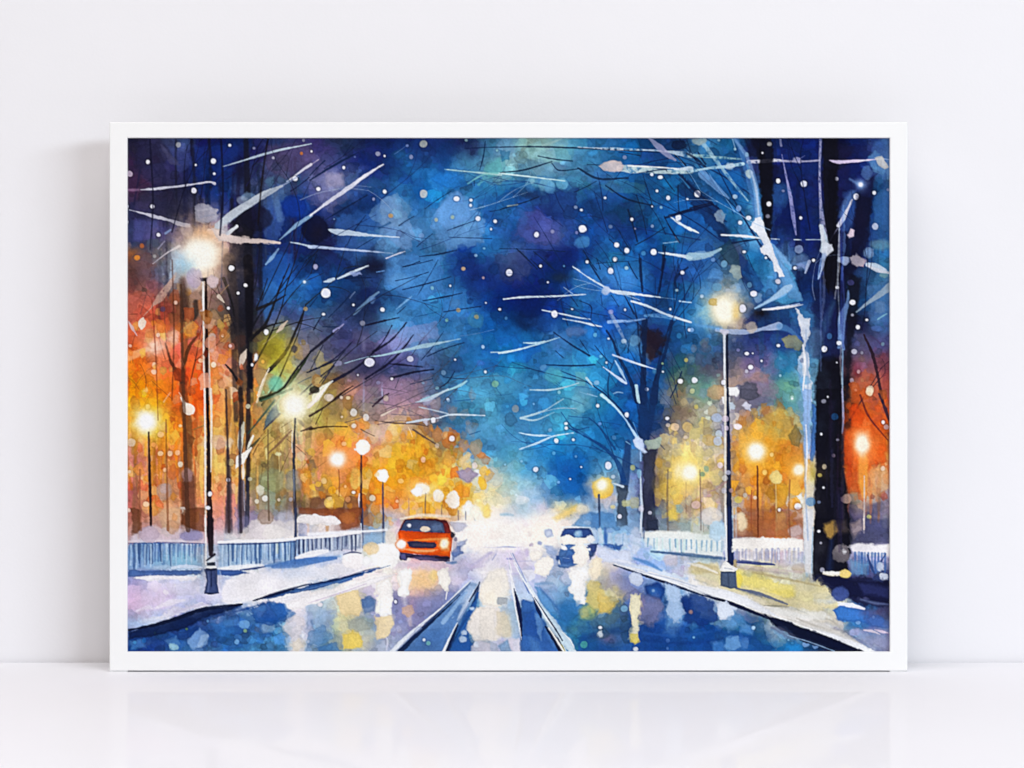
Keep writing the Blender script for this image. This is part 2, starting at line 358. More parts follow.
twigs(14, 7, 340, 370, 470, 430, 20, 14, 20, 60, '4a4450', 1.1, .6)
twigs(12, 8, 690, 150, 760, 300, 130, 20, 20, 60, '12224a', 1.6, .6)
twigs(14, 9, 500, 330, 620, 460, 150, 18, 15, 40, '1c4c80', 1.0, .5)
twigs(12, 10, 250, 420, 330, 500, 50, 18, 20, 50, '4a3420', 1.2, .55)
twigs(10, 12, 130, 300, 185, 420, 110, 25, 15, 45, '5a3020', 1.1, .55)
# the dark trunks behind the left lamp
s('20222e', (12,15,14,10), [242,215,242,260,243,320,244,350], .36, 4)
def tree(x, y, ang, L, w, depth, c, seed, a=.75, spread=24):
    r = np.random.RandomState(seed)
    def grow(x, y, t, L, w, dpt):
        q = [x, y]; bend = r.normal(0, 5); tt = t
        for k_ in range(4):
            tt += bend + r.normal(0, 4); x += L / 4 * math.cos(math.radians(tt)); y -= L / 4 * math.sin(math.radians(tt)); q += [x, y]
            if dpt and k_ >= 1 and r.rand() < .62:
                grow(x, y, tt + r.choice([-1, 1]) * r.uniform(.6, 1.3) * spread, L * r.uniform(.45, .7), w * .55, dpt - 1)
        s(c, (w, w * .85, w * .6, w * .3), q, a, .9, .15)
    grow(x, y, ang, L, w, depth)
tree(249, 372, 52, 95, 2.4, 2, '1e1c20', 1); tree(251, 330, 62, 80, 2.0, 2, '1a1a22', 2); tree(262, 405, 46, 110, 2.2, 2, '22221e', 3); tree(300, 395, 40, 100, 1.8, 2, '242432', 4, .7)
tree(250, 300, 70, 70, 1.6, 2, '1a1c2c', 5, .7); tree(335, 400, 30, 90, 1.4, 2, '2e2c3a', 6, .65); tree(236, 330, 105, 70, 1.6, 1, '2a2424', 7, .6); tree(190, 395, 80, 70, 1.8, 2, '4a2c1e', 8, .65)
tree(643, 440, 118, 110, 2.4, 2, '16305c', 11, .75); tree(646, 400, 96, 110, 2.4, 2, '14284e', 12, .75); tree(655, 380, 78, 100, 2.2, 2, '14284e', 13, .7); tree(640, 470, 140, 70, 1.6, 2, '1a4078', 14, .6); tree(622, 480, 110, 60, 1.4, 1, '1a3a68', 15, .6)
tree(770, 260, 128, 110, 2.4, 2, '10204a', 16, .7); tree(758, 200, 150, 90, 2.0, 2, '10204a', 17, .65); tree(700, 240, 160, 80, 1.4, 2, '14285a', 18, .55); tree(850, 420, 60, 60, 2, 2, '2a1c30', 19, .7)
tree(240, 225, 70, 80, 2, 2, '16162c', 20, .6); tree(200, 200, 80, 60, 1.4, 1, '1a1830', 21, .5); tree(420, 250, 25, 70, 1.0, 1, '1c3468', 22, .5); tree(380, 200, 35, 70, 1.2, 1, '182a5a', 23, .5); tree(560, 190, 160, 70, 1.2, 1, '16306a', 24, .5)
for q, w, a in (([246,140,248,230,250,400],(5,8,7),.75), ([232,200,233,300,236,420],(4,7,5),.6), ([241,250,243,330,244,400],(10,9,4),.5), ([192,140,193,230],(3,3),.5), ([176,140,178,220],(2,2),.5), ([209,138,211,190],(3,2),.5), ([262,180,262,330],(5,3),.35)):
    s('181824', w, q, a, 2)
# ---- sky, upper left -------------------------------------------------
tile(120, 130, k)
DK = '181830'
s(DK, 20, [385,40,385,135], .75, 2); s(DK, 14, [478,40,492,150], .6, 2); s('224', 14, [112,200,75,400], .7, 2)
s('224', 12, [160,50,170,180,212,250], .6, 2); s(DK, 26, [535,290,545,490], .7, 4); b(DK, 650, 230, 40, 70, .8)
e(DK, 735, 480, 85, 65, .7, 4); s('225', 8, [750,190,680,300], .7); s('335', 8, [885,60,780,265], .6); s('335', 10, [885,170,835,290], .6)
s('225', 7, [620,330,610,480], .6, 2); b('2a2a44', 300, 420, 90, 50, .6); e('138', 940, 415, 70, 60, .7, 2)
s('224', 6, [175,540,170,670], .5); s('113', 8, [1020,255,920,330], .8); p('557', [220,80,260,110,320,190,270,190], .5)
p('aab', [400,410,440,395,525,430,515,470,480,495,410,492], .75); p('88a', [470,470,540,450,545,500,490,520], .5)
e('8ac', 690, 360, 40, 25, .5); s('79b', 60, [830,340,860,480], .35, 3)
s('a8a', 30, [36,322,100,322], .6, 2)
s('ccd', (8,20,14,10,12,20), [112,322,180,318,300,305,400,292,480,280,510,288], .9)
s('bbc', (5,12,24,18,30,24), [50,430,120,448,180,465,260,485,320,505,370,515], .85)
s('bcd', (5,8,16,16,8,5), [555,197,640,172,760,135,860,108,950,90,1030,74], .85)
s('bcd', (34,36,32,40,20,8), [520,535,600,470,660,425,710,390,760,350,810,318], .8, dry=.3)
s('dde', (6,10,16,18), [900,278,940,250,985,215,1030,185], .9)
s('dcc', (26,40,40,22,20,14), [480,545,560,575,620,592,690,597,770,598,860,608], .85)
s('ddd', (22,18), [590,555,630,520], .9); e('bbc', 560, 512, 16)
s('8ac', (8,20,28,20), [860,592,920,540,960,508,1030,460], .8)
s('9bd', (8,24,8), [785,725,815,692,855,640], .6); s('dde', (4,8,16), [178,720,250,665,320,625], .8)
s('99b', 14, [205,640,240,600], .7); s('8ad', 26, [245,557,272,538], .6); s('bcd', (8,16), [918,605,1030,630], .85)
d('150,172,12 408,188,7 503,168,16 592,82,9 508,236,8 398,326,16 174,412,13 826,150,9,ccd 944,263,14 207,565,11 315,80,16,bbb 52,236,18,dcd 36,412,12 722,98,8,99b 978,126,10,c73 989,55,9,99a 92,688,18,f93 118,624,14,b63 36,495,10 187,680,11,aaa')
# ---- sky, upper middle left
tile(310, 130, k)
b(DK, 40, 545, 55, 65, .9); e('136', 310, 400, 52, 55, .5, 3); b('136', 720, 100, 80, 70, .7); b('124', 345, 725, 75, 40, .8); e('14a', 820, 640, 26, 22, .6)
p('8ac', [310,460,400,360,470,340,560,430,480,520,400,520], .35); p('7ae', [650,470,780,330,870,370,860,480,730,530], .4); p('69c', [740,540,900,490,930,600,780,640], .35)
p('27c', [640,260,700,220,830,240,850,300,740,320], .5); p('6bb', [940,210,1024,150,1040,230,960,260], .5); e('aac', 130, 275, 55, 60, .35, 4)
N = '122448'
for q, w in (([0,270,130,190,260,120],12), ([0,245,80,165],10), ([80,485,190,420,310,350],10), ([200,620,240,540,300,460],6), ([480,515,560,465],10),
             ([740,542,890,488],8), ([590,682,690,670,790,648],8), ([500,738,660,700],7), ([750,578,980,585],6), ([620,425,760,330],6), ([835,100,1030,92],7),
             ([945,60,935,140,915,215],7), ([250,640,350,580],6), ([970,440,1030,430],6), ([575,630,660,560],6), ([180,140,230,70],7), ([885,270,885,300],6)):
    s(N, w, q, .8)
s('147', 16, [370,530,430,500], .7, 2); s('258', 5, [620,370,620,460], .5)
s('dde', (8,22,30,18,7), [0,462,90,395,190,325,300,245,395,185], .92); s('dcd', 8, [0,190,45,160], .8)
s('cde', (8,36,28,14,6), [100,537,150,550,220,556,320,567,480,578], .9); s('bce', (22,15,12,4), [-5,628,150,640,300,652,450,665], .85)
s('dde', (6,9,5), [410,692,460,672,512,654], .9); s('cde', (6,12), [245,755,315,733], .9)
s('bdd', (4,8,12,14), [725,212,860,225,950,234,1030,242], .85); s('8cc', (6,14,16), [850,290,930,242,1020,232], .7); s('68b', 4, [455,130,525,80], .7)
d('402,140,6 182,202,9 45,318,12 402,332,12 790,370,15 868,378,9 866,406,9 905,477,14 998,492,10 976,534,6 612,344,24,edc 612,75,22,ccb 366,128,15,bbc 545,145,12,99b 524,84,9,78b 343,373,9,aac 435,462,14,c95 680,484,11,bb9 768,470,12,ab9 8,115,6 30,737,14,aac 827,746,11,a98 894,676,9,9bd 938,638,7,8bd 130,480,5,8ac 842,55,9,9bb 1008,110,6,9cc 242,145,6,67a 600,570,16,79c')
# ---- sky, upper middle right
tile(500, 130, k)
e('48c', 165, 315, 24, a=.6); e('6ad', 270, 310, 32, a=.55); e('48b', 445, 600, 35, a=.5); e('7bd', 335, 290, 36, 30, .6); e('9cd', 175, 276, 15, a=.6)
p('59a', [290,100,400,100,400,170,300,170], .4); p('27a', [0,110,60,110,50,160,10,170], .5); b('235', 130, 345, 80, 25, .5); b('146', 620, 440, 90, 60, .5); p('6aa', [540,300,640,260,780,300,780,340,600,340], .25)
for q, w in (([0,92,200,90,480,100,860,120],8), ([205,140,390,167],11), ([0,230,130,215,280,170],9), ([280,180,320,218,420,210],7), ([420,205,530,262,690,258],13),
             ([400,335,520,275],7), ([570,300,680,370,830,410],11), ([690,430,740,600],16), ([735,350,790,560],8), ([640,540,690,630],8), ([730,620,890,525],10),
             ([770,240,820,400],7), ([880,250,940,330],9), ([885,465,960,600],10), ([910,460,1030,425],12), ([960,300,965,440],9), ([590,590,670,670],8), ([90,640,200,750],12),
             ([0,640,350,655],6), ([180,655,280,745],9), ([450,650,520,755],11), ([520,690,540,750],8), ([750,670,760,760],10), ([880,620,870,760],14), ([520,720,740,705],5),
             ([0,428,130,390,210,360],8), ([940,130,1000,190],16), ([640,120,760,140],5), ([470,185,560,190],6)):
    s('122440', w, q, .8)
e('112244', 965, 80, 42, 24, .8); s('9aa', 14, [40,410,95,402], .8)
s('cee', (10,9,6), [-5,233,130,248,350,275], .9); s('9bb', (14,14,8), [230,82,290,64,330,48], .6)
s('bcd', (5,9,16,10,8,34), [420,92,520,98,620,102,720,106,860,112,1030,135], .8, dry=.4); s('99b', (10,36,30,12), [800,40,860,95,900,130,945,162], .75)
s('cdd', (30,44,34,24,26), [640,205,700,210,800,215,880,225,1030,222], .85, dry=.3); s('eee', (8,10,8), [690,193,800,198,950,208], .9); s('cde', (10,28), [940,212,1030,208], .9)
p('dcc', [530,195,560,175,610,165,650,170,668,195,655,220,600,228,560,218], .95, rough=.6); s(N, 9, [750,232,880,212,900,222], .7)
s('cde', (6,18,16), [915,465,960,497,1030,540], .9); s('cde', (8,18,24), [855,660,940,672,1030,688], .9); s('9bd', 12, [880,610,960,600], .7); s('cde', 10, [395,740,430,757], .8); s('9bd', 10, [945,575,965,605], .8); s('48b', 16, [970,250,1020,310], .7)
d('445,532,22 197,564,15 439,431,8 566,366,7 711,481,9 864,254,13 846,328,8 906,366,13 961,471,18 630,620,15 684,649,15 620,696,12 828,658,18 219,733,8 597,752,12 818,240,10 820,412,5 283,547,12,99b 408,416,11,9ac 596,521,12,78a 413,553,9,88b 868,417,9,9bc 821,518,10,9ac 469,712,8,bcd 682,744,12,9bc 672,147,12,99b 728,532,6,99b 345,733,5,58b 773,665,14,59c 1010,372,6')
# ---- right trunks, upper
tile(690, 130, kr)
BK = '12121f'
p(BK, [300,36,330,36,350,120,395,170,400,300,395,420,375,480,350,400,345,200], .85, 3); p('113', [390,180,440,170,420,260,380,330], .5, 4)
p(BK, [645,36,722,36,722,400,715,683,640,683,655,560,650,300], .92, 3); p('1c1a38', [720,60,800,80,760,150,720,140], .5, 5)
p('161a40', [845,250,895,230,885,400,840,540,800,600,790,600,800,420], .85, 4); b('2a2244', 830, 420, 30, 60, .5)
s('135', 46, [0,210,130,290,300,420], .5, 6); s('124', 30, [90,390,190,500], .6, 4); p('245', [140,570,200,530,240,620,240,680,170,640], .5)
s(DK, 10, [0,380,110,355], .8); s('124', 18, [40,110,75,165], .8); s('124', 14, [205,552,350,530], .8); s('124', 8, [280,610,310,683], .6); s('124', 8, [60,30,130,70], .5)
e('48b', 440, 310, 55, 60, .3, 4); p('27c', [170,210,240,190,270,290,230,290], .45); e('57a', 860, 205, 26, 36, .6); p('69c', [870,130,905,95,935,135,910,200,880,180], .55); p('69c', [880,190,905,170,960,195,940,215], .6); e('8aa', 925, 560, 52, 24, .45, 4); p('47a', [890,350,970,240,980,500,900,480], .35)
s('4a7cb8', (16,20,30,34), [225,36,262,150,300,290,335,420], .7, 1.5); s('6ad', (14,30,20,40), [280,170,315,270,330,350,345,440], .6, 1.5, dry=.5)
p('8be', [300,470,335,420,360,440,385,540,470,620,500,683,420,683,400,620,380,560,330,500], .75, 1.5)
p('e6ebf5', [335,450,352,440,375,520,395,570,420,630,445,690,415,690,395,625,375,612,345,600,340,575,372,560], .95, rough=.7)
s('cde', (7,9,10,22), [155,512,260,520,330,528,385,538], .85); s('cde', 9, [380,530,436,533], .85); s('cde', 9, [508,535,542,536], .9); s('bcd', 9, [565,535,650,536], .85)
s('bde', (14,16,24,20), [-5,203,100,185,180,178,260,164], .85, dry=.3); s('acc', (22,20,8), [-5,122,70,128,250,142], .75, dry=.4); e('cde', 195, 178, 28, 15)
s('ccd', (22,24,20,12), [285,155,360,152,420,148,470,152], .9, dry=.3); s('99b', (12,10), [450,150,630,148], .85); e('99b', 518, 148, 24, 15); s('88b', 8, [520,150,560,125], .7)
s('dce', (8,20,18,10,7), [680,148,720,156,790,152,850,148,915,142], .92); s('abd', 8, [905,140,985,146], .85); p('ccc', [900,135,935,128,950,150,968,182,950,190,920,172], .95, rough=.6)
s('acd', (26,22,16,8), [60,60,140,165,220,270,282,345], .75, dry=.3); s('9be', (40,34,26,8), [60,215,110,260,150,300,188,332], .55); e('abb', 45, 52, 38, 16, .8); s('9bd', 12, [205,40,222,95], .8); e('cdd', 287, 213, 13, 20)
s('99c', (6,12,22,24,8), [448,120,470,230,490,330,505,430,517,510], .8, dry=.2); s('99b', 24, [440,40,445,76], .7)
s('aac', (14,10,14,26,34), [637,36,632,200,636,340,644,440,655,520], .75, dry=.3); s('cde', (22,40), [640,470,660,570], .85); e('cde', 664, 575, 29, 33, .95); s('8ad', (24,10), [655,600,638,690], .85)
s('99b', 8, [680,545,720,480], .7); s('68b', (30,44,30), [740,420,765,360,795,310], .5, 3); s('ccd', (28,24,10), [725,465,750,425,790,340], .85); s('68b', 24, [780,240,832,268], .6, 2)
p('cbc', [765,512,783,480,804,488,800,520,775,528], .9, rough=.6); p('b9a', [785,620,820,612,852,640,845,668,800,655], .85); e('79b', 870, 598, 30, 26, .7); s('abd', (28,14), [865,658,955,683], .8); e('9bd', 60, 610, 60, 18, .6); s('acd', (40,26,8), [0,618,80,612,150,580], .75)
s('dee', (18,8), [-5,480,42,502], .9); e('9aa', 225, 672, 24, 16, .8); p('9ab', [115,410,150,390,175,410,160,445,170,462,135,440], .6); e('9bd', 540, 645, 40, 40, .35, 3)
d('430,248,10 554,263,17 386,360,12 286,429,13 245,452,11 36,312,17 264,594,8 370,623,6 602,636,8 810,325,15 898,306,10 354,112,4 512,674,9 540,429,9 140,50,7,9bc 219,93,7,9bc 277,120,11,acd 387,69,11,bbb 455,297,8,88a 381,421,14,99a 220,325,13,cde 237,382,16,9be 715,238,11,ccd 968,292,9,99b 903,470,18,dde 531,582,24,9ac 755,638,24,abd 113,632,12,79c 165,652,18,8ac')
glow(832, 266, 11, 26, 'eef', '8ad')
# ---- left wood, lamp ---------------------------------------------------
tile(120, 260, k)
b('334', 630, 110, 90, 170, .7); b('433', 80, 90, 60, 90, .5)
s('6a5038', (40,44,44,36), [345,90,352,200,350,310,345,330], .55, 4); s('322', (36,40,36), [338,110,345,200,348,310], .7, 4); s('7a4a26', (38,34,24), [350,400,348,470,342,600], .7, 2); s('6a3a22', (24,40,50), [335,600,340,680,345,760], .8, 2)
s('322a28', (24,32,26,12), [408,225,408,285,390,320,355,360], .8, 2); s('54321e', (10,20,22), [420,405,372,470,345,560], .8); s('4a2a1e', (10,16,26,34), [245,450,275,550,320,620,345,670], .8, 1.5); s('643', 7, [240,200,250,440], .7); s('644', 6, [145,170,110,290], .6); s('533', 5, [85,90,160,200], .5)
s('322c30', (70,40,24,16,20,26), [585,0,612,150,628,280,636,420,645,560,652,760], .8, 3); s('443a38', 6, [575,290,640,480], .6)
s('14131c', (50,48,40,26,24,28), [688,-5,696,130,697,280,698,430,700,580,702,760], .92, 2)
for q, w in (([700,430,780,350,830,240,860,150,915,20],(22,16,11,8,5)), ([740,265,830,225,892,190],(18,14,6)), ([735,260,770,180,795,100],(9,7,5)), ([700,425,790,360,900,330],(16,12,5)),
             ([800,600,890,500,950,375,992,270],(22,18,12,6)), ([640,660,600,600,570,565],(18,12,8)), ([560,100,600,220,615,300],(20,10,6))):
    s('1e1c20', w, q, .88)
s('243020', (14,18,14,8), [765,760,880,690,960,600,1030,490], .85); s('345', 8, [950,670,1030,630], .7); s('345', 7, [1000,745,1030,710], .7); s('246', 8, [920,290,975,200], .5); s('346', 8, [960,380,1030,358], .7)
e('9a8420', 815, 490, 70, 75, .35, 4); e('7a6a20', 815, 490, 42, 42, .3, 3); e('8ca', 840, 660, 50, 30, .5, 4); e('554', 715, 470, 26, 34, .6, 2)
glow(430, -35, 84, 150, 'fffbec', 'f4c8a0'); b('ace', 330, 0, 60, 70, .6); b('eac', 380, 110, 40, 40, .35); e('ccd', 385, 115, 38, 55, .35, 3); e('ecc', 500, 115, 34, 28, .6, 2); glow(430, -25, 80, 60, 'fffcf0', 'fec')
s('e8e4e0', (14,15,14,14,12), [448,105,450,250,452,400,452,560,460,765], .92); s('1e1014', (12,14,18,22,24), [463,108,464,250,467,400,468,560,474,765], .95); s('dccac0', (6,12,20), [478,420,482,600,482,765], .85); s('876', 8, [480,130,484,400], .4)
p('1a1214', [426,94,440,98,472,96,464,116,440,114], .95, rough=.3); e('dcc', 445, 285, 12, 18); e('eee', 458, 320, 8, 14)
s('cba898', (8,34,42,8), [302,72,262,140,215,205,172,248], .85, dry=.3); s('cba', 6, [178,245,128,300], .8); s('edc', (6,40,36,12), [125,310,120,335,118,352,115,368], .9); s('caa', (6,22,8,4), [45,330,66,365,80,388,92,408], .85)
s('fb8', (46,40,20), [36,525,90,505,150,480], .6, 2); b('fdc', 190, 470, 60, 50, .8); b('fcb', 290, 410, 45, 45, .7); b('f62', 420, 690, 60, 60, .5)
s('cba', (6,30,22,5), [902,328,872,362,858,378,842,392], .9); s('ba8', 5, [845,398,770,455], .7); s('dcb', (6,36,30,6), [682,482,665,520,655,550,648,578], .85); s('dca', (7,12,16), [802,588,770,670,738,765], .85); s('dcb', (26,20,10), [532,195,545,210,560,228], .85); s('a86', 6, [540,185,585,135], .7); s('cb9', (26,20,6), [340,388,360,360,392,335], .85)
e('fdb', 600, 715, 36, 32, .7); s('fca', 12, [270,715,235,765], .8); s('edc', 14, [318,715,350,765], .8); s('e5c8a8', 20, [540,610,600,650], .5, 2)
d('600,45,16 676,136,9 637,178,7 584,260,9 553,407,8 788,388,15 300,230,12,fdc 496,414,23,cbb 503,564,17,ffe 185,566,16,fdb 183,603,17,fdc 712,565,9 1000,264,13,b96 232,265,16,546 205,404,12,fdc 55,462,10,ecb 595,463,9 770,548,11,fb5 435,542,14,fdb 495,487,16,dbb')
e('eee', 731, 525, 14, 20, .95); e('335', 940, 475, 16, 24, .85); glow(994, 118, 8, 22, 'def', '58b')
# ---- middle left branches
tile(310, 260, k)
b('124', 260, 260, 110, 80, .6); b(DK, 340, 30, 65, 40, .7); b('335', 300, 590, 110, 50, .5); b('135', 480, 600, 120, 40, .4); e('7ad', 480, 110, 60, 40, .25, 4); p('99c', [400,420,520,360,680,330,700,420,560,440,420,480], .4)
for q, w, c in (([0,495,90,420,180,350],(12,9,5),DK), ([20,375,65,300],9,DK), ([70,360,160,360],9,N), ([0,600,120,540,220,450],(10,9,5),'224'), ([20,540,70,460],6,'224'),
                ([120,655,250,580,340,500,400,430,442,352],(18,14,10,7,4),DK), ([340,495,440,430,522,335],(14,11,5),DK), ([300,640,420,560,500,480,557,403],(10,12,10,4),DK), ([300,352,390,330,480,310],(10,11,4),DK),
                ([500,160,640,125,760,90],7,N), ([460,112,640,65],7,N), ([500,38,590,8],10,N), ([610,220,720,200,820,178],8,N), ([720,280,820,264,920,250],7,N), ([570,305,680,280],7,'258'), ([580,190,640,90,690,0],4,N),
                ([600,540,660,470,720,385],5,N), ([630,520,720,480,830,445],7,N), ([430,560,500,565,605,577],10,DK), ([440,635,560,605,665,590],(14,12,6),DK), ([680,700,740,660,780,600],7,N), ([50,690,100,610,150,540],7,'224'),
                ([0,722,45,690],26,'322'), ([115,760,230,680],14,'322'), ([370,760,425,720],12,'323'), ([190,100,330,95],10,N), ([240,285,300,230],10,N), ([540,670,660,640],6,N), ([720,630,830,640],5,N), ([470,290,515,250],7,N), ([0,250,40,200],8,N), ([100,310,180,230,220,180],6,N), ([460,690,480,640],6,'445')):
    s(c, w, q, .82)
s('cde', (6,26,20), [75,118,100,112,128,103], .85); s('cde', (8,18,14,5), [148,102,210,74,260,54,316,28], .9); p('9ad', [218,72,270,58,280,78,245,90], .8); s('8be', (4,16,4), [465,265,520,220,548,196], .8)
s('acd', (4,6,10,14,20,30,12,4), [185,557,300,525,380,515,450,500,560,475,630,460,710,445,812,424], .9); s('68b', 5, [810,410,990,375], .8); s('aad', (24,8), [132,384,182,345], .85); s('acd', 10, [975,498,1030,498], .85)
s('9cd', (8,10,18,6), [600,755,720,710,810,675,845,652], .9); s('79b', (10,24,22,10), [370,172,330,205,280,250,235,295], .75); e('68b', 337, 215, 22, a=.7); s('78a', 8, [215,205,242,172], .8); e('99b', 150, 556, 18, 12, .7); s('eed', (44,36,20,8), [30,745,65,700,95,672,122,652], .9, dry=.2); e('dcb', 103, 742, 22, 20, .85); s('7ae', 10, [360,65,400,58], .8); s('88a', 30, [290,480,290,420], .5, 4); s('99b', 12, [388,660,388,760], .5, 2); s('99b', 12, [288,650,290,760], .5, 2)
e('58b', 785, 235, 28, 30, .5); e('48a', 895, 325, 45, 40, .5); e('47c', 920, 555, 24, 18, .6); p('5ad', [860,690,960,660,1000,740,880,740], .3)
d('86,178,28 320,551,28 390,267,13 234,242,7 756,139,6 948,231,5 782,537,6 945,603,8 441,640,8 73,292,9 258,620,5 742,750,7 1020,266,5 540,533,19,eef 30,37,15,aac 284,340,16,99a 826,48,12,ca8 934,96,8,caa 659,151,11,8bc 800,270,14,b96 897,306,14,a96 737,324,10,8ba 932,468,11,cdf 720,608,15,79b 685,690,11,8bc 610,663,8,79b 998,668,20,8b9 368,662,12,88a')
# ---- middle right branches
tile(500, 260, k)
b('124', 150, 340, 100, 60, .5); p('48c', [540,70,620,20,720,60,740,140,640,170], .4); e('78b', 410, 385, 55, 30, .5, 3); e('6bb', 290, 620, 50, 45, .4, 3); p('8cb', [400,600,470,610,460,680,420,680], .3); b('213040', 330, 95, 50, 30, .6)
p('2a1c24', [765,370,850,375,915,430,870,485,810,535,770,480], .85, 5, 2.5)
for q, w in (([755,-5,760,90,768,170],(18,16,10)), ([887,-5,870,90,850,190],(14,14,9)), ([470,-5,510,60,547,118],(12,10,5)), ([165,-5,230,60],9), ([245,-5,300,60],9), ([1012,40,945,100,955,170],(10,16,8)), ([690,10,740,100],11),
             ([290,390,390,460,482,515],(6,9,12)), ([430,430,478,500],6), ([300,490,340,525],6), ([250,565,400,570,512,565],9), ([575,380,610,440,640,520,700,640,738,762],(10,13,15,18,28)), ([510,460,600,560],6), ([780,330,776,500,770,762],(34,22,40)),
             ([930,330,890,500,845,640,830,762],(10,18,26,44)), ([600,190,640,250],7), ([690,230,720,292],9), ([545,190,550,240],7), ([360,170,420,250],7), ([980,600,920,740],11), ([430,220,490,250,490,312],6), ([700,430,690,500],10), ([960,0,960,60],10)):
    s('12264c', w, q, .8)
s('cde', (8,14,11,6), [20,211,130,200,300,195,462,185], .92); s('cde', (7,10,13,16,30,16,6), [393,36,470,90,550,138,590,162,640,174,740,185,862,201], .92); e('bce', 572, 166, 22, 22, .9); s('9bd', 5, [865,202,945,211], .7)
s('cde', (7,9,9,7), [228,270,340,292,420,310,485,319], .9); s('cde', (5,12,14,7), [338,317,440,335,500,350,547,359], .9); s('bde', (16,12,10,5), [-5,501,90,485,200,455,322,417], .9); s('bde', (6,15,8), [128,446,190,448,242,438], .9); s('bcd', 8, [345,148,392,182], .85)
s('cde', (12,18,16,12), [708,222,800,250,900,295,1030,336], .9); s('bdf', 16, [968,222,1030,229], .9); s('9be', (26,22,14,10), [585,334,640,330,710,328,782,316], .75, dry=.4); s('7ad', (16,28,24,10), [780,300,850,300,900,308,945,322], .65, dry=.4); s('9ac', (28,24,18,6), [592,280,630,350,660,410,682,455], .6, dry=.3)
s('cdf', (10,15,14,7), [608,511,700,545,770,568,838,589], .9); s('bdf', (8,20,14,5), [620,542,650,595,668,630,682,655], .85); s('cdf', (5,14,22,14), [558,578,610,615,650,645,680,664], .9); s('acd', (7,12,9,4), [163,700,270,700,350,685,424,663], .9); s('acd', (18,12,5), [466,636,485,658,502,684], .85)
s('bde', (22,14), [735,678,746,762], .9); s('ade', (22,20,14), [548,728,570,745,590,765], .85); s('9bd', 8, [470,720,522,735], .8); s('9bd', 8, [612,720,635,712,662,716], .8); e('48b', 830, 600, 17, a=.7); e('8bd', 725, 437, 32, a=.5); e('7ad', 235, 577, 18, a=.5)
d('49,68,19 596,60,16 983,68,12 294,291,19 918,265,7 218,32,7 0,266,7 389,264,6 674,268,7 258,120,6 790,697,11 972,654,15 878,602,6 585,424,6 574,553,6 470,10,9 618,0,8 1020,376,9 682,43,11,acd 953,163,9,acd 33,314,9,58b 599,279,14,99c 668,437,15,bcd 512,404,12,7bd 543,520,10,7bd 521,662,15,9bd 1003,539,12,cb6 876,558,7,ac9 965,408,16,37a 991,489,14,369 345,32,6,58b')
# ---- right lamp and trunks
tile(690, 260, kr)
p('5ad', [455,0,500,60,520,120,545,195,480,215,420,200,470,130], .65, 2); p('cdf', [400,-5,430,-5,450,60,445,72,425,50], .9)
p(BK, [640,-5,742,-5,730,90,705,170,680,170,655,110], .9, 3); p(BK, [770,60,835,90,815,260,790,400,780,683,752,683,760,400,765,250], .75, 4); p(BK, [640,480,700,455,740,520,755,683,605,683,615,580], .93, 3); p('161e48', [600,140,700,150,750,300,745,460,680,480,605,470], .7, 5); p('2a3872', [640,330,680,310,690,430,640,440], .4, 4)
s('124', 12, [690,200,690,330], .5, 4); s('124', 16, [615,110,620,250], .4, 4); s('58a', (20,36,14), [700,210,665,300,660,350], .3, 4); e('79b', 615, 400, 40, 70, .4, 4)
b(BK, 345, 262, 55, 30, .95); s('113', 30, [240,70,300,130], .5, 5); p('c8a080', [240,600,330,540,390,560,380,600,300,590], .35, 4)
s('8be', (5,14,34,30), [318,236,400,195,455,160,495,130], .8, dry=.2); s('bce', (12,16,10,5), [356,241,420,235,480,224,535,213], .92); e('ace', 332, 184, 18, 24, .5)
b('5ad', 90, 270, 60, 70, .6); glow(172, 245, 62, 95, 'fffbe8', 'f4d89a'); b('e0b050', 222, 250, 24, 50, .5); e('c9a24a', 112, 205, 20, 18, .6)
s('abd', (18,26,20,14,40), [130,340,220,350,290,350,350,337,432,322], .8); s('6ae', (10,22), [30,318,150,335], .5, 3); e('cba', 300, 328, 26, 30, .7, 2); s('58b', (36,24,8), [440,325,490,345,540,400], .6, 2)
s('d8dde6', (16,14,14,13), [167,345,168,450,169,560,173,695], .95); s('121830', (10,12,12,13), [181,362,181,450,182,560,184,695], .92); p('ccd', [145,335,190,338,192,352,178,365,160,362,148,350], .9, rough=.5)
p('997', [445,385,480,365,520,372,552,405,530,440,485,432,460,418], .8); p('dde2ee', [515,232,535,240,556,285,584,285,584,330,592,362,570,388,560,430,575,462,580,530,592,600,595,690,556,690,548,600,530,540,528,470,548,445,556,400,542,360,530,300], .92); p('7ad', [530,470,550,520,560,683,548,683,530,560], .6); e('78a', 545, 488, 9, 12, .7); e('6ad', 563, 585, 24, 22, .6)
s('79c', (5,18,40,36,30,14), [772,150,768,210,742,280,738,340,736,390,725,425], .75, 1.5); s('79c', (26,14), [738,370,750,435], .7); s('8ac', (10,12,9), [745,440,743,560,745,690], .7); s('79c', (12,8), [640,-5,625,92], .8); p('79c', [520,25,575,5,580,30,560,64,552,30], .6)
s('9ab', (7,16,24,40), [812,254,860,215,910,180,975,130], .85); s('8bc', 12, [915,290,960,262], .8); s('bcd', (16,32,26,10), [865,20,905,32,940,50,975,66], .85); e('bab', 822, 8, 38, 24, .85); e('9ac', 755, 2, 34, 18, .7); e('8aa', 945, 75, 22, 14, .6)
s('2a1c28', (8,16,14,14), [848,365,888,455,915,560,940,695], .85); s('435', 8, [880,370,960,420], .5, 2); b('702030', 815, 540, 30, 40, .5)
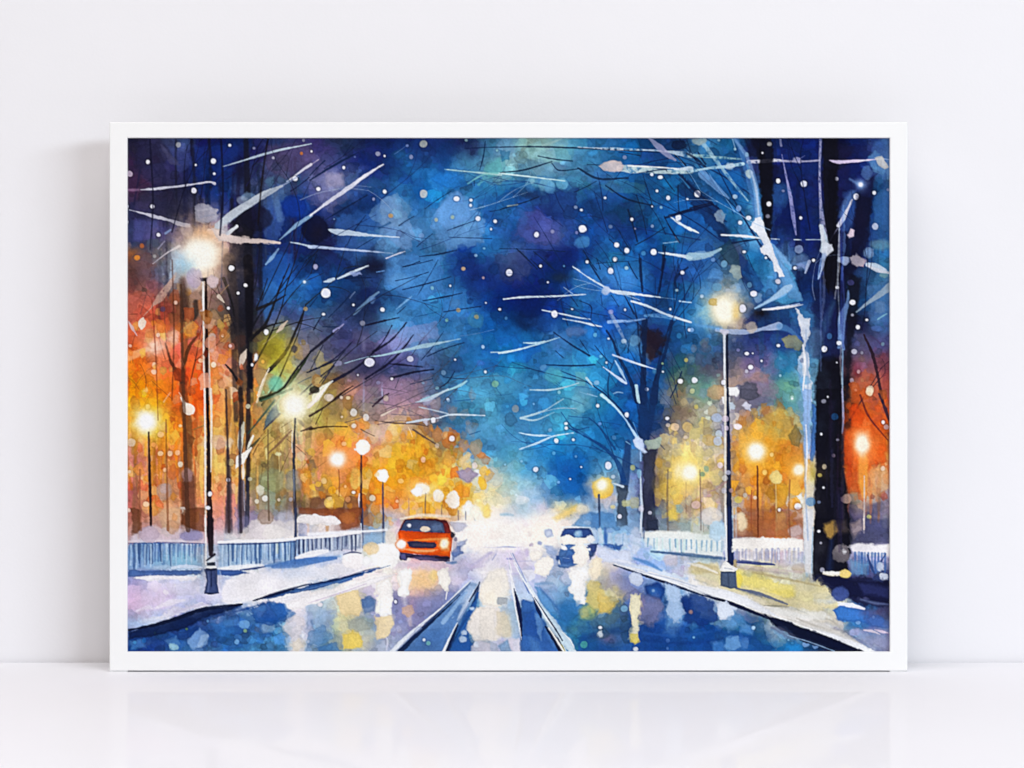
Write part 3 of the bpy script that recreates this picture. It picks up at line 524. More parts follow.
p('9aa', [190,55,218,28,248,44,252,82,235,102], .85); p('556', [242,612,280,588,328,602,335,660,290,690,248,665], .8, 2, edge=.1); e('eee', 205, 640, 34, 24, .9); e('c8a070', 130, 645, 48, 38, .6, 2); e('58b', 450, 505, 28, 26, .4, 2); e('8bd', 440, 480, 10, a=.3)
d('311,164,17 257,236,19 655,434,15 719,134,9 793,206,15 819,328,12 862,292,7 431,417,9 277,456,10 295,523,13 22,586,16 349,492,6 306,455,4 603,0,7 512,38,8 672,670,7 716,500,4 163,597,12 726,405,13 429,104,14,ccd 58,177,10,cde 8,341,13,9be 792,268,8,bbc 801,447,15,dde 680,371,16,47a 235,439,9,88b 440,564,8,acd 276,542,10,ccd 11,639,14,cc9 877,635,24,fec 822,545,10,caa 808,634,7,fcb 838,452,8,99a 940,410,10,79a 789,587,12,bab 784,110,18,447 132,132,24,69b 168,18,18,69b 290,122,14,69b 498,668,7')
# ---- left glow and lamps -------------------------------------------------
tile(120, 390, k)
b('fc3', 200, 160, 90, 100, .4); b('f80', 60, 40, 70, 60, .25); b('e63', 300, 60, 50, 90, .4); b('f61', 420, 30, 50, 100, .3)
palette(110, 141, 124, 310, 245, 520, 'e8501c f07828 f8a030 c84820 fac890 a86a48 f89028 ffd060 d05828 f4b8a0', 2.5, 8, .4, .85); palette(36, 143, 250, 360, 345, 500, 'a88838 c8a048 8a7a40 b07838 d8c070 7a6a58 d8b048 e0d090', 2.5, 8, .4, .8)
s('6a4428', (50,50,44,48), [345,100,365,180,368,280,366,420], .7, 2); s('5a342a', (70,80,84), [368,470,370,600,372,760], .75, 3); e('b89aa0', 362, 455, 32, 40, .6, 2); p('7a4a28', [370,240,410,262,385,310,365,290], .7)
s('754', 40, [75,540,85,760], .35, 4); e('a99', 238, 545, 40, 46, .5, 2); e('c8b0b0', 238, 530, 22, 26, .7)
s('8a5a30', (30,36,24), [578,-5,585,120,575,235], .65, 2); s('3a3444', (14,28,26,36,44), [580,320,584,420,588,520,586,640,586,760], .75, 2); s('caa070', 20, [600,180,595,220], .5)
s('2a2020', (24,24,18), [648,-5,655,180,650,350], .85, 1.5); s('2e2428', (22,24,22,22), [692,-5,690,200,690,400,686,540], .85, 1.5); s('4a4658', (34,44,48), [655,500,656,620,658,760], .8, 2); s('2e3040', (16,26), [686,470,682,760], .8); s('bbc', 7, [668,490,672,650], .7); s('c08a4a', 14, [668,10,672,170], .7)
s('345048', (7,12,9), [690,235,760,150,835,55], .8); p('5a6a72', [795,118,842,80,862,125,815,180,772,214], .9); s('334', (10,8), [862,128,775,214], .8); s('354', (16,12), [755,55,925,-5], .8); s('754', (6,14,7), [790,350,860,285,925,218], .7); s('864', 9, [780,310,860,250], .6); s('874', 10, [395,215,462,188], .7); s('322', (6,20), [975,222,1030,205], .85); p('765', [955,155,985,165,1000,205,975,195], .8); s('443', (18,8), [700,315,752,262], .8); s('322', 6, [900,265,1000,350], .5)
glow(142, 170, 50, 100, 'fff', 'fd5'); b('fe8', 180, 160, 70, 70, .25); glow(142, 170, 46, 64, 'fff', 'feb')
s('2a1a1e', (10,15,16,12), [155,228,158,400,163,560,167,732], .92); s('a88', 5, [150,240,152,480], .6)
s('fed', (8,16,50,64,30), [328,40,345,72,362,95,372,104,385,118], .95)
s('eae4dc', (12,13,12), [456,-5,460,380,460,765], .92); s('1c1016', (14,18,22,27,33), [470,-5,475,200,478,400,480,560,486,765], .95); s('e8ddd0', (14,14,10,5), [490,-5,493,150,492,330,490,440], .9)
s('ddc', (8,34,26,6), [668,175,655,230,648,300,652,350], .85); s('f4eee2', (8,34,52,30,8), [708,312,672,352,650,375,638,395,625,420], .95); s('eed', (14,20,8), [718,248,700,285,688,315], .9); s('edc', (8,24,8), [664,400,664,440,664,478], .9)
b('efc', 935, 100, 100, 70, .3); glow(940, 84, 55, 105, 'fffdf2', 'f6ecc0'); s('3a3a44', (9,14,15,22), [944,155,937,350,941,560,947,765], .92); s('ddd', 9, [930,220,929,335], .8); s('bbc', 7, [934,430,938,600], .7)
e('e0bca8', 535, 280, 46, 40, .6, 2); e('dcb', 588, 290, 22, 32, .6, 2); e('fd6', 540, 400, 36, 60, .3, 4); e('dca', 975, 360, 24, 26, .6); e('9a8', 820, 490, 70, 70, .5, 3); e('789', 940, 490, 50, 60, .45, 3); e('a87', 785, 688, 42, 38, .6); e('dde', 900, 690, 50, 40, .5, 3); p('e88a20', [960,430,1030,400,1030,590,980,540], .5, 4); b('433', 960, 620, 90, 40, .5)
s('f8f4f0', (20,40,50), [955,705,985,690,1030,690], .9); s('ed9', (14,20,10), [788,318,790,345,792,372], .8); p('764', [758,400,778,388,795,398,790,418,768,420], .7); s('ed9', 7, [857,340,860,440], .6); e('eeb', 858, 345, 16, 9, .7); e('eed', 755, 540, 20, 26, .7)
p('e6dcd4', [328,632,352,628,366,650,340,668,330,660], .85); e('99c', 660, 720, 40, 40, .4, 3)
d('220,240,18,fc9 218,342,16,fdb 310,338,16,fca 270,342,16,fdb 326,400,17,eed 242,430,12,fca 60,283,26,dcb 583,485,12 738,600,14,eed 782,585,19,fff 856,592,9,edc 141,615,18,fdb 48,648,12,edc 325,193,10,fdb 150,90,14,fd8 690,88,14,eec 597,390,22,cb8 700,480,13,ccb 485,560,14 474,635,13 180,295,14,fa6 50,440,10,dcb 920,590,12,aab')
# ---- far lamps
tile(310, 390, k)
p('6a4634', [0,585,80,575,170,570,190,640,180,700,80,665,0,665], .7, 3); p('7a4a30', [200,560,300,575,320,720,260,725,200,640], .6, 3); b('e62', 250, 480, 60, 60, .35); b('f72', 130, 290, 120, 50, .3); b('fb2', 470, 380, 140, 90, .25); b('e62', 400, 600, 60, 40, .4)
palette(120, 142, 312, 428, 478, 518, 'fca820 f48c1c fcc440 ec7420 d87828 fde0a0 fcb428 ffca40 ec6418', 2.5, 8, .4, .85)
b('ecd', 380, 240, 70, 60, .35); p('98a', [790,440,850,418,905,455,850,500,805,478], .7, 2); p('9aa', [860,400,900,365,985,378,930,410], .5, 2); p('e8c890', [800,370,850,330,880,345,820,410], .6); p('6ad', [860,210,960,170,1000,270,830,270], .35)
for q, w, c in (([0,140,80,90,205,-5],(14,12,6),'322'), ([30,185,70,100],7,'322'), ([0,212,80,198,200,198],(13,9,5),'3a2a1c'), ([338,88,380,50,424,16],(8,12,5),'323'), ([355,165,450,178,560,182,635,196],(5,9,8,4),'544'), ([440,130,600,135],5,'556'), ([480,90,590,65],6,'556'),
                ([555,213,620,255,695,302],(9,11,5),'544'), ([275,212,345,247],10,'654'), ([780,60,885,50],5,'258'), ([860,240,920,220],6,'147'), ([380,130,480,90],5,'655')):
    s(c, w, q, .8)
s('ede', (24,18,8), [-5,88,40,42,82,-5], .9); s('bcd', (6,16,22,8), [570,66,625,55,660,40,745,-5], .85); s('bcd', (6,10,10), [588,92,680,112,745,128], .85); s('def', (5,12,12,4), [700,146,760,133,850,134,942,138], .92); s('cde', (10,16,10,6), [520,177,590,165,640,158,705,149], .85); s('edc', (14,10,5), [385,138,430,115,465,98], .85); s('fda', 10, [530,200,552,252], .8); p('dde', [620,160,634,160,628,188,612,175], .8); s('aac', 14, [290,0,290,110], .35, 3); s('bbd', 12, [388,-5,390,30], .6)
glow(148, 372, 42, 90, 'fffdf4', 'fca060'); s('8a5028', 8, [155,430,156,575], .8); s('3a2a34', (8,12,13,16), [277,350,275,480,276,600,279,740], .9); e('fffaf0', 284, 308, 40, 42, .98, 1.2, .7, .05); e('fff', 245, 320, 8); s('ede', (6,14,6), [266,560,264,590,266,630], .9); s('2e2a34', 10, [268,600,268,700], .7); s('445', (7,9,9), [393,495,393,600,396,765], .9); e('fffdf8', 391, 463, 33, 36, .98, 1.2, .7, .05); e('fda', 360, 455, 12); e('fd7', 245, 480, 32, 55, .6, 2)
b('fea', 600, 540, 80, 60, .6); e('fff6e4', 600, 535, 44, 36, .95, 2.5, 1.2, 0); e('fff', 575, 545, 34, 26, .9, 2); e('fff8ec', 690, 570, 29, 34, .95, 1.5, .6, .05); e('fff8f0', 772, 592, 38, 52, .96, 1.5, 1, .04); e('fff', 845, 640, 34, 34, .8, 2, 1, 0); e('fff', 910, 650, 30, 34, .7, 3, 1, 0); b('fff4e0', 880, 660, 100, 50, .6)
for q, w in (([625,558,622,672],9), ([533,585,535,675],6), ([712,620,710,680],7), ([800,650,800,700],7), ([840,655,840,700],9), ([885,670,886,700],7)): s('a98070' if q[0] == 533 else '665a5c', w, q, .75)
p('eee8e6', [-5,676,60,670,112,672,140,690,168,714,120,722,90,730,50,722,-5,722], .95); s('c8bcc0', 6, [20,712,100,716], .5)
d('237,193,15,eee 235,122,22,eee 302,148,20,eee 105,42,20,dcb 205,42,12,edb 169,40,10,edc 172,145,7,edc 410,45,17,cba 664,163,15 745,55,10,9bd 765,262,17 887,408,18,edd 610,375,16,fcb 335,582,18,eed 235,552,10 183,290,14,fc9 190,520,8,fc9 75,490,18,ec9 120,540,24,ea2 45,508,18,eb4 685,300,14,cba 490,490,16,fc8 105,585,12,db8 205,590,16,d96 470,600,10,eca')
e('b9a040', 764, 322, 10, 28, .7)
# ---- middle right
tile(500, 390, k)
p('16b', [300,350,420,330,490,380,480,480,400,560,330,560,300,480], .35, 4); b('fff', 40, 700, 200, 50, .6); b('ccd8e8', 120, 560, 100, 50, .4); b('fd8', 360, 640, 110, 40, .6); b('fee', 250, 720, 140, 40, .7)
s('16305c', (44,56,60), [772,-5,772,120,774,260], .75, 2); s('16305c', (44,36,14), [832,-5,815,140,798,270], .75, 2); p('303448', [772,318,846,318,838,420,832,520,842,660,848,762,768,762,765,640,772,500], .88, 2); b('4a5068', 800, 470, 30, 60, .5)
s('1e3c6c', (30,44,46,50), [690,285,682,380,676,460,668,520], .8, 2); p('3a4658', [628,520,690,515,684,600,692,735,628,735,632,620], .85, 2)
for q, w in (([480,200,400,210,330,120],6), ([360,200,440,240,560,310,640,400,668,490],(5,8,16,24,30)), ([500,300,552,330],8), ([480,150,540,205,620,320],(5,8,14)), ([600,250,650,330],6), ([370,140,480,150],5), ([530,170,660,190],4)): s('164078', w, q, .75)
s('acd', (14,11,8,4), [112,152,230,115,290,80,342,48], .92); s('acd', (12,10,5), [115,152,190,162,292,120], .85); s('bcd', 6, [230,118,320,98,412,100], .85); s('bdf', (5,10,14,6), [103,230,150,240,210,246,274,245], .92); s('bdf', (6,12,14,10,4), [106,319,190,290,240,268,290,248,395,231], .92)
s('bdf', (12,14,10,14,20), [548,28,610,80,670,150,710,212,742,262], .9); p('cdf', [718,270,745,245,770,265,775,310,792,335,780,342,755,325,725,300], .95, rough=.6); s('9be', 14, [756,320,758,382], .8); s('cde', (7,16,18,10), [757,440,760,560,764,640,756,765], .9); e('dde', 766, 640, 13, 18, .9); s('acd', (18,10), [738,-5,752,68], .9); s('8bd', 8, [430,10,522,36], .75); s('7ad', 14, [718,175,746,255], .5); s('cde', (8,16), [608,503,662,520], .85); s('9ce', 10, [680,278,700,292], .7)
p('aba', [780,278,830,262,870,255,862,310,800,322], .8); e('cc9', 682, 610, 28, 22, .8); e('bb9', 722, 606, 28, 34, .75)
e('f8c44c', 552, 528, 58, 58, .9, 2); glow(548, 512, 28, 44, 'fffdec', 'fe9'); s('3a4a68', (12,14,13), [533,566,535,660,537,765], .9); s('78a', 8, [570,640,572,700], .5)
b('fc3', 900, 500, 60, 100, .35); glow(992, 440, 52, 84, 'fffbec', 'fd7a3a'.replace('fd7a3a','fbd060')); s('8a7060', 10, [1003,498,1003,665], .75); b('8aa', 850, 660, 40, 30, .5); e('e0b860', 850, 580, 22, 50, .5)
d('683,133,14 356,181,9 357,205,10 303,273,14 193,428,15 583,408,20 645,681,13 901,153,11 395,268,8 438,415,5 378,480,5 527,85,10 83,101,22,999 270,216,11,8ac 182,75,6,8be 538,182,10,79d 614,256,13,58b 409,358,7,7ad 610,467,12,cde 808,662,12,dde 715,418,16,bb7 905,190,13,dcb 943,200,24,eca 904,400,17,987 28,402,6,9ce 116,384,8,9ce 315,497,9,8be 290,340,10,6ad 607,630,14,dc8 965,640,28,8aa 1000,255,12,dcb 318,12,10,9cd 1010,200,30,db7')
e('8bd', 750, 455, 12, 22, .8)
# ---- right glow and trunks
tile(690, 390, kr)
dabs(60, 61, 3, 8, .4, .8, .22, (700, 400, 806, 530)); tile(690, 390, kr); p('d8b85a', [320,150,440,85,480,110,505,190,490,240,420,250,330,200], .55, 2); p('e88a28', [430,240,550,260,555,480,500,500,430,420], .5, 3); b('f93', 320, 400, 90, 60, .3); b('e82', 500, 330, 60, 80, .3); palette(60, 145, 732, 425, 806, 530, 'faa41c f08c18 f8b430 e8801c c8642c fccc60 f89a20', 2.5, 8, .4, .85); palette(36, 144, 660, 435, 720, 515, 'fad860 f0c050 d8b078 a8a8a8 fae890 f0b840', 2.5, 8, .4, .8); palette(40, 146, 845, 380, 890, 505, 'e85a20 f08038 c84828 e8a878 b85848 f06a28', 2.5, 7, .4, .8); p('556', [245,-5,330,-5,330,35,300,55,245,40], .75); p('8a7a4a', [515,170,550,220,532,280,495,262,478,222], .8); b('9a5030', 330, 620, 110, 60, .4)
p('dfa030', [410,450,480,470,470,560,420,590], .7, 2); p('d8923a', [340,455,390,470,385,515,350,505], .7)
p('9be', [554,-5,594,-5,587,120,592,250,572,335,556,335,550,100], .9); p('e4dccc', [558,330,572,340,592,400,606,440,604,560,612,690,556,690], .92); p('3a6ab0', [598,70,628,90,625,220,600,350,585,340,592,200], .75); b('b0a84a', 600, 410, 22, 60, .7)
p(BK, [617,-5,748,-5,746,180,752,400,768,520,778,690,610,690,606,520,614,400,613,200], .96, 2); s('2a2c50', 24, [700,60,690,340], .35, 6); s('2a3058', 20, [720,500,740,690], .4, 6); b('3a3028', 650, 400, 40, 50, .5)
s('aac', (10,15,12,7), [742,-5,746,90,747,150,742,212], .85)
p('e0561c', [755,205,790,180,800,70,840,60,880,130,960,200,960,350,880,372,850,500,775,500,755,400], .6, 3); p('e84a14', [775,90,810,70,850,120,840,190,790,180], .6, 2); p('b63a1c', [760,220,800,250,790,420,765,430], .5, 3); e('ecb880', 915, 440, 60, 70, .55, 3); s('fb5', (30,50,44,20), [845,300,845,370,842,450,850,520], .7, 3); glow(840, 262, 36, 62, 'fff4dc', 'fc8a40', 1.5); s('e4d4cc', (7,10,12), [850,420,850,560,848,695], .8); s('5a2028', (8,10,6), [830,25,872,130,965,245], .7); s('33243a', (10,16,12), [922,20,955,100,975,160], .8); s('324', 14, [968,210,975,500], .5, 3); b('446', 900, 580, 60, 50, .5); e('ca9', 760, 530, 26, 24, .7); p('dcc', [800,690,815,660,835,668,845,690], .7); e('889', 955, 640, 18, 40, .7)
b('f99a14', 322, 290, 120, 110, .45); glow(322, 298, 46, 84, 'fffdf0', 'fcbc48'); s('6a3a2a', (7,10,9), [329,372,330,520,332,695], .85); s('94452a', 7, [300,490,300,695], .7); e('f4dc90', 420, 425, 28, 32, .95); s('e0c088', (5,9,9), [418,458,420,540,423,640], .75); glow(530, 390, 28, 60, 'fff6dc', 'fb5'); b('fd7', 10, 400, 75, 90, .4); glow(-2, 402, 40, 66, 'fffbe8', 'fd7'); s('876', 7, [62,480,66,690], .5)
s('d8d4cc', (14,14,13,12), [172,-5,172,200,173,430,172,695], .92); s('1a2440', (12,15,20,24,30), [184,-5,186,160,188,330,190,520,192,695], .95); s('a88', (5,9,12), [80,500,130,482,175,448], .75); e('a8b8c8', 200, 670, 24, 60, .5, 3)
p('dde', [250,75,275,55,302,70,295,100,270,92], .9); e('fee', 231, 180, 19, 15, .95); p('cde', [190,60,212,55,216,90,196,98], .85); e('ed9', 45, 300, 22, 30, .7); e('69b', 80, 620, 40, 40, .3, 4)
d('172,140,18,dcd 178,185,13,dcd 170,430,16,ccc 186,402,14,ccd 165,490,14,bbc 140,215,20,cde 135,250,24,bce 130,135,26,abd 147,367,16,ede 200,490,12,b99 30,82,12,cb6 640,215,7 652,55,12,aab 672,33,5 705,130,20,258 655,374,13,dca 633,415,11,cb6 651,476,7 526,567,17 269,513,12,bbb 317,525,10,edc 365,402,14,fd8 398,316,11,fd9 235,535,20,cb5 490,648,13,cb6 588,545,26,58b 628,547,9,78a 875,8,22,fec 942,157,9 958,180,14,bab 940,383,12,edc 720,243,8,aab 873,618,12,cc7 80,385,16,798 60,410,15,687 700,320,10,878 120,615,16,eda 240,625,26,eca 30,560,24,dbb')
p('c9a055', [648,690,668,645,700,652,725,640,705,672,690,690], .7, 2); glow(498, 42, 6, 20, 'def', '8ba')
# ---- left pavement -------------------------------------------------------
tile(120, 520, k)
b('dac', 90, 440, 90, 70, .5); e('a89', 140, 75, 40, 34, .5, 2); e('a98', 250, 55, 34, 34, .5, 2); b('77a', 380, 80, 50, 30, .6); b('eee', 600, 95, 90, 40, .6); e('eee', 830, 70, 60, 46, .7, 2)
p('9cd4ee', [45,135,450,135,440,250,45,268], .35, 3); s('eef', 14, [40,116,250,112,460,120], .6, 2); b('5a80b4', 150, 150, 130, 24, .5); b('5a80b4', 360, 150, 110, 24, .5); s('3a4478', 8, [40,127,250,122,450,128], .75)
fence(58, 132, 255, 250, 130, 240, 24, '3c5e98', 19, .9); fence(60, 132, 240, 450, 132, 230, 17, 'c4dcf4', 12, .7); fence(250, 132, 220, 450, 132, 200, 20, '44699c', 11, .75)
s('def', (14,28,14), [185,255,280,252,385,258], .8, 2); s('4a68a8', (16,22,20,18), [40,288,180,280,320,284,425,278], .85, 2); p('f4f2fa', [78,312,160,294,260,310,300,296,412,302,400,322,330,330,280,312,220,332,120,326], .9)
p('bab0b4', [390,150,460,140,468,235,420,230,395,190], .7, 2); e('dde', 383, 200, 16, 22, .8); p('dcd8e8', [255,340,420,340,440,400,330,410,260,380], .5, 3); s('f2f0fa', (10,34,10), [190,475,270,445,350,432], .8, 1.5); s('ece8f8', (10,30,10), [90,490,150,470,180,480], .8, 2); s('b0c4e4', 16, [110,520,260,480,400,430], .4, 4); b('a8c8ec', 90, 545, 80, 30, .5)
s('f8f4f4', (16,24,22,18), [530,122,640,114,740,112,830,108], .95); s('f8f4f4', (8,20,14,14), [850,112,910,96,950,94,1030,92], .95); b('6a90bc', 640, 145, 130, 22, .5); b('6a90bc', 920, 125, 130, 22, .45); s('3a4a80', 7, [530,130,740,124,830,122], .7); s('3a4a80', 7, [860,112,1030,104], .6)
fence(545, 134, 250, 1020, 118, 205, 19, '44689e', 12, .85); fence(550, 134, 245, 1020, 118, 205, 23, 'cfe4f4', 11, .7); s('f0f4fa', (20,34,24), [540,262,640,256,760,225], .8, 2, dry=.3); s('3e64a8', (30,30,14), [530,282,590,286,660,284], .85, 1.5); s('4a5a80', 9, [650,272,720,262,785,248], .8); s('5684c4', (14,30,30,24), [785,248,860,238,940,232,1030,212], .85, 2); s('f4f4fa', (18,26), [945,208,1030,186], .9, 2); e('e8e8b0', 850, 150, 14, 34, .6)
s('88a4d0', 40, [445,270,448,380], .35, 5); b('a4b8dc', 570, 330, 40, 60, .5)
s('eee8e4', (11,10,9), [460,-5,463,120,464,240], .92); s('241a24', (36,38,30,22), [486,-5,486,60,489,130,490,185], .95, 1.5); s('dcdcec', 24, [515,60,520,240], .5, 3); s('241c2c', (8,14), [468,218,510,186], .92); p('e8e8f0', [472,222,512,195,515,222,490,232], .9, rough=.4); p('1e2234', [468,232,512,228,512,246,472,247], .92, rough=.3); p('eee', [470,248,516,248,522,264,462,264], .9, rough=.4)
p('424e74', [455,266,528,264,524,380,508,396,458,392,466,320], .94, rough=.5); s('1c2440', 8, [506,270,504,352], .85); s('1c2440', (8,12,8), [456,388,485,395,516,390], .85); s('7a8cb8', 10, [480,280,478,370], .4, 2)
p('17366e', [45,600,200,572,330,540,470,492,650,460,640,480,470,540,330,590,200,640,45,660], .8, 3); s('0e1e42', (8,16,24,26,16,10,5), [40,592,180,567,300,532,380,505,440,485,560,474,655,454], .95, 1.2); s('0e1e42', (5,12,14,8), [718,435,800,408,880,383,1030,342], .9, 1.2); s('f4f2f8', (6,10,8), [690,462,760,440,900,400], .9, 1.5); s('f4f2f6', (24,20), [800,430,900,395], .6, 2)
p('f4f0f4', [878,450,930,420,1030,382,1030,455,960,470,900,482], .92); s('dcd8e4', (110,90,60), [940,520,955,600,955,705], .65, 5, 3); e('efe2c0', 955, 670, 40, 34, .7, 3)
p('1c4a94', [45,620,330,575,470,540,640,480,760,450,850,440,900,490,820,560,760,712,45,712], .45, 14, 5); dabs(90, 21, 3, 9, .3, .7, .35, (128, 612, 300, 652)); dabs(60, 22, 2, 6, .3, .7, .35, (200, 605, 330, 652)); s('163a78', 24, [60,640,240,650,420,600], .5, 5); p('3a78bc', [480,560,600,540,640,600,540,640], .5, 2); p('5a92cc', [50,650,120,640,140,690,60,700], .5, 2); p('6a9cd0', [240,650,300,630,330,670,280,690], .5, 2)
p('8cb0e0', [360,655,430,580,478,618,470,670,400,698], .65, 2); p('a8c4e6', [440,620,478,618,440,690,410,690], .5); e('acd8e8', 290, 685, 24, 20, .85); p('1a56b0', [780,450,860,440,920,490,860,560,780,540], .45, 3); e('8be', 670, 562, 32, 22, .6); e('7ab0e0', 770, 475, 22, 16, .7); p('5a8ec8', [560,540,640,520,650,570,570,580], .4, 2); e('a0b8d4', 800, 580, 40, 26, .5, 2)
d('630,657,15,8be 675,597,11,9b8 188,608,7,585 359,587,8,684 473,545,8,69c 80,660,10,48b 130,650,14,26a 730,378,5,caa')
# ---- car, tracks ---------------------------------------------------------
tile(310, 520, k)
b('fff8f2', 900, 90, 130, 80, .9); p('d8cc d'.replace(' ', '')[:3], [430,60,480,-10,500,60,470,100], .4, 4)
p('a8c8e0', [280,80,390,75,400,150,290,150], .5, 3); fence(8, 98, 172, 262, 82, 150, 21, '667090', 9, .8); fence(14, 98, 172, 262, 82, 150, 22, 'dde6f0', 10, .7); s('447', 6, [-5,97,130,86,255,78], .75); s('f2f2fa', (26,24,18), [-5,78,130,70,260,64], .92, 2); s('e8eef8', 16, [285,66,400,56], .8, 2); s('556a90', 6, [285,80,385,72], .6)
s('3a4668', 12, [278,-5,281,150], .85); s('334', 10, [393,-5,391,122], .85); e('e8eaf4', 265, 100, 14, 50, .5, 2); s('5a6890', 5, [285,10,285,130], .5)
s('b8cce8', (40,60,40), [-5,215,100,205,200,190], .5, 5); s('6a98d0', (14,24,10), [-5,215,60,205,160,195], .6, 3); e('fffafa', 232, 220, 46, 42, .95, 2); e('fff', 395, 190, 62, 55, .95, 2.5, 2); e('fff4e4', 400, 240, 50, 30, .8, 3); e('f8dcb4', 335, 158, 40, 34, .75, 2); e('fff', 305, 226, 22, 24, .9); s('667', 8, [180,188,225,176,275,180], .7)
p('3a6ab0', [-5,345,100,328,190,305,290,275,425,247,300,292,170,340,70,358,-5,382], .9); s('2a4070', (4,8,4), [190,308,300,272,420,247], .8); p('fbf4f2', [-5,392,120,362,250,320,400,275,430,300,330,345,200,378,90,420,-5,442], .85, 2)
# the car body
p('c8d0e8', [765,150,830,120,820,200,770,240], .7, 3); s('9ac', (20,34,12), [745,222,790,205,830,180], .6, 3)
p('7a2a24', [478,68,492,30,505,6,520,-4,640,-8,725,-2,742,6,752,40,760,68], .96, rough=.4); p('32406c', [497,60,505,30,518,8,620,6,730,12,742,40,748,70,640,72,560,66], .95, rough=.5); p('5a78ac', [640,70,690,20,730,14,742,66], .5, 2); s('1c2444', 12, [560,14,680,14], .6, 2); e('ecd8c4', 618, 45, 29, 18, .95); e('c4ccdc', 535, 30, 10, 9)
p('e8541a', [468,75,482,62,560,66,640,70,752,70,768,95,764,140,756,205,742,215,700,208,600,186,520,180,478,172,464,140,462,105], .97, rough=.5); p('f07428', [485,78,640,84,745,84,740,110,690,112,540,106,490,104], .8, 2); p('c43a10', [700,150,756,150,750,208,700,204], .7, 3); p('d8481a', [468,148,520,160,520,178,480,170], .7, 2); s('f8a860', (8,20,8), [530,168,620,172,700,160], .8, 2); s('a83818', 6, [500,70,640,76,745,72], .6)
p('2e3450', [522,122,540,113,600,116,672,117,684,134,670,153,600,156,548,152,530,140], .95, rough=.4); s('6a7088', 4, [540,128,670,130], .5); s('1c2036', 6, [545,150,670,152], .7)
e('ffd9b0', 490, 130, 33, 26, .8, 2); glow(490, 128, 25, 32, 'fffbf0', 'fec'); e('ffd9a0', 724, 130, 34, 28, .8, 2); glow(724, 128, 25, 32, 'fffae8', 'feb')
p('2c2c4a', [474,172,520,180,530,196,520,214,490,216,478,195], .95, rough=.5); s('2c2436', (10,16,14), [530,185,640,205,748,218], .9); e('2c2c4a', 742, 205, 12, 14, .9); s('5a5a80', 8, [490,210,560,196], .5, 2); e('2e3450', 767, 78, 10, 12, .9); s('f4eee8', (5,9,5), [757,70,768,130,758,222], .85); s('8ab', 8, [758,232,800,236], .7)
b('d4c0d8', 600, 245, 180, 30, .6); s('c8b4d4', (6,14,6), [560,262,680,268,800,240], .5, 3)
# reflections
p('f0d49c', [135,405,190,385,265,390,282,450,262,520,230,515,190,520,160,480], .85, 2, 1.5); p('9aaca8', [205,540,270,515,340,530,345,590,250,595,210,575], .6, 2); e('f0cf66', 222, 640, 50, 52, .9, 2); e('e8d8a8', 300, 660, 50, 40, .3, 4)
p('fdf6ee', [345,330,440,310,450,380,430,430,442,500,350,510,360,440], .92, 2, 1.5); p('f6dcae', [345,520,440,505,450,545,410,610,365,640,355,580], .85, 2, 1.5); s('dde', 14, [400,620,418,650,412,700], .7)
p('fffcf8', [480,270,540,262,545,310,520,360,538,395,510,412,482,405,485,360,470,320], .96, 1.5, 1.2); s('eed', 24, [510,410,512,450], .5, 3); b('f8cc9a', 610, 310, 75, 50, .7); e('f4c89c', 640, 310, 60, 40, .4, 3); p('fffaee', [690,275,740,262,750,320,748,390,720,370,700,325], .95, 1.5, 1.2); s('fff', 10, [738,385,732,428], .9); e('fb7', 675, 300, 22, 26, .6, 3)
e('4a70b0', 305, 445, 36, 30, .7, 2); p('5a6aa0', [450,380,490,420,530,430,520,560,460,560,440,480], .4, 4); p('8080ac', [560,420,700,400,720,460,600,540,570,500], .4, 4); e('cca498', 525, 490, 32, 30, .6); e('90a8d0', 110, 510, 44, 30, .5, 2); e('eedfd8', 540, 545, 14, 30, .5, 3); p('6a98cc', [0,540,60,520,80,600,20,620], .45, 3)
p('4a74ac', [470,710,860,335,905,345,735,710], .85, 2, .6); p('a4b8d4', [760,450,865,335,900,345,845,460], .7, 6, 1); s('2a5698', (24,40,60), [800,480,700,600,620,712], .5, 8); p('4a82c0', [560,640,700,500,780,430,760,540,690,640], .35, 4); s('dde2ee', (22,18,14,9,4), [438,712,540,622,640,535,720,465,862,328], .92); s('14264e', (24,18,12,7,4), [482,712,600,590,680,512,760,436,850,352], .92); s('8ab4d8', (22,26,14), [718,552,780,470,840,385], .75, 2)
p('2858a0', [752,710,850,550,900,470,860,580,850,640,880,710], .7, 3); s('e4e8ee', (20,15,10,6,4), [725,712,770,615,800,548,850,460,895,375], .92); s('101e40', (6,10,16,14,8), [752,705,800,605,860,495,895,410,915,335], .9)
p('f2ece6', [880,480,960,455,1030,470,1030,640,980,668,930,640,860,618,850,550], .85, 2, 2); p('e8e4ea', [905,350,1030,330,1030,450,930,440], .5, 4); e('f8e4b8', 970, 390, 40, 50, .4, 4); p('a89', [1008,415,1030,410,1030,455,1010,450], .6)
s('b8a8d0', (8,20,10), [868,262,930,225,990,178], .75, 2); s('8088c0', (10,22,10), [950,225,985,195,1005,172], .6, 3); s('c8b8dc', 12, [830,230,890,250,930,230], .5, 3); b('fff', 880, 120, 80, 50, .7); s('e0d4e8', 5, [850,148,1030,140], .8)
d('615,648,7 636,663,13,6ba 460,440,8 55,456,14,fee 825,640,20,9bd 895,670,15,9be 870,480,14,9bd 830,605,10,8ac 600,305,8,fed')
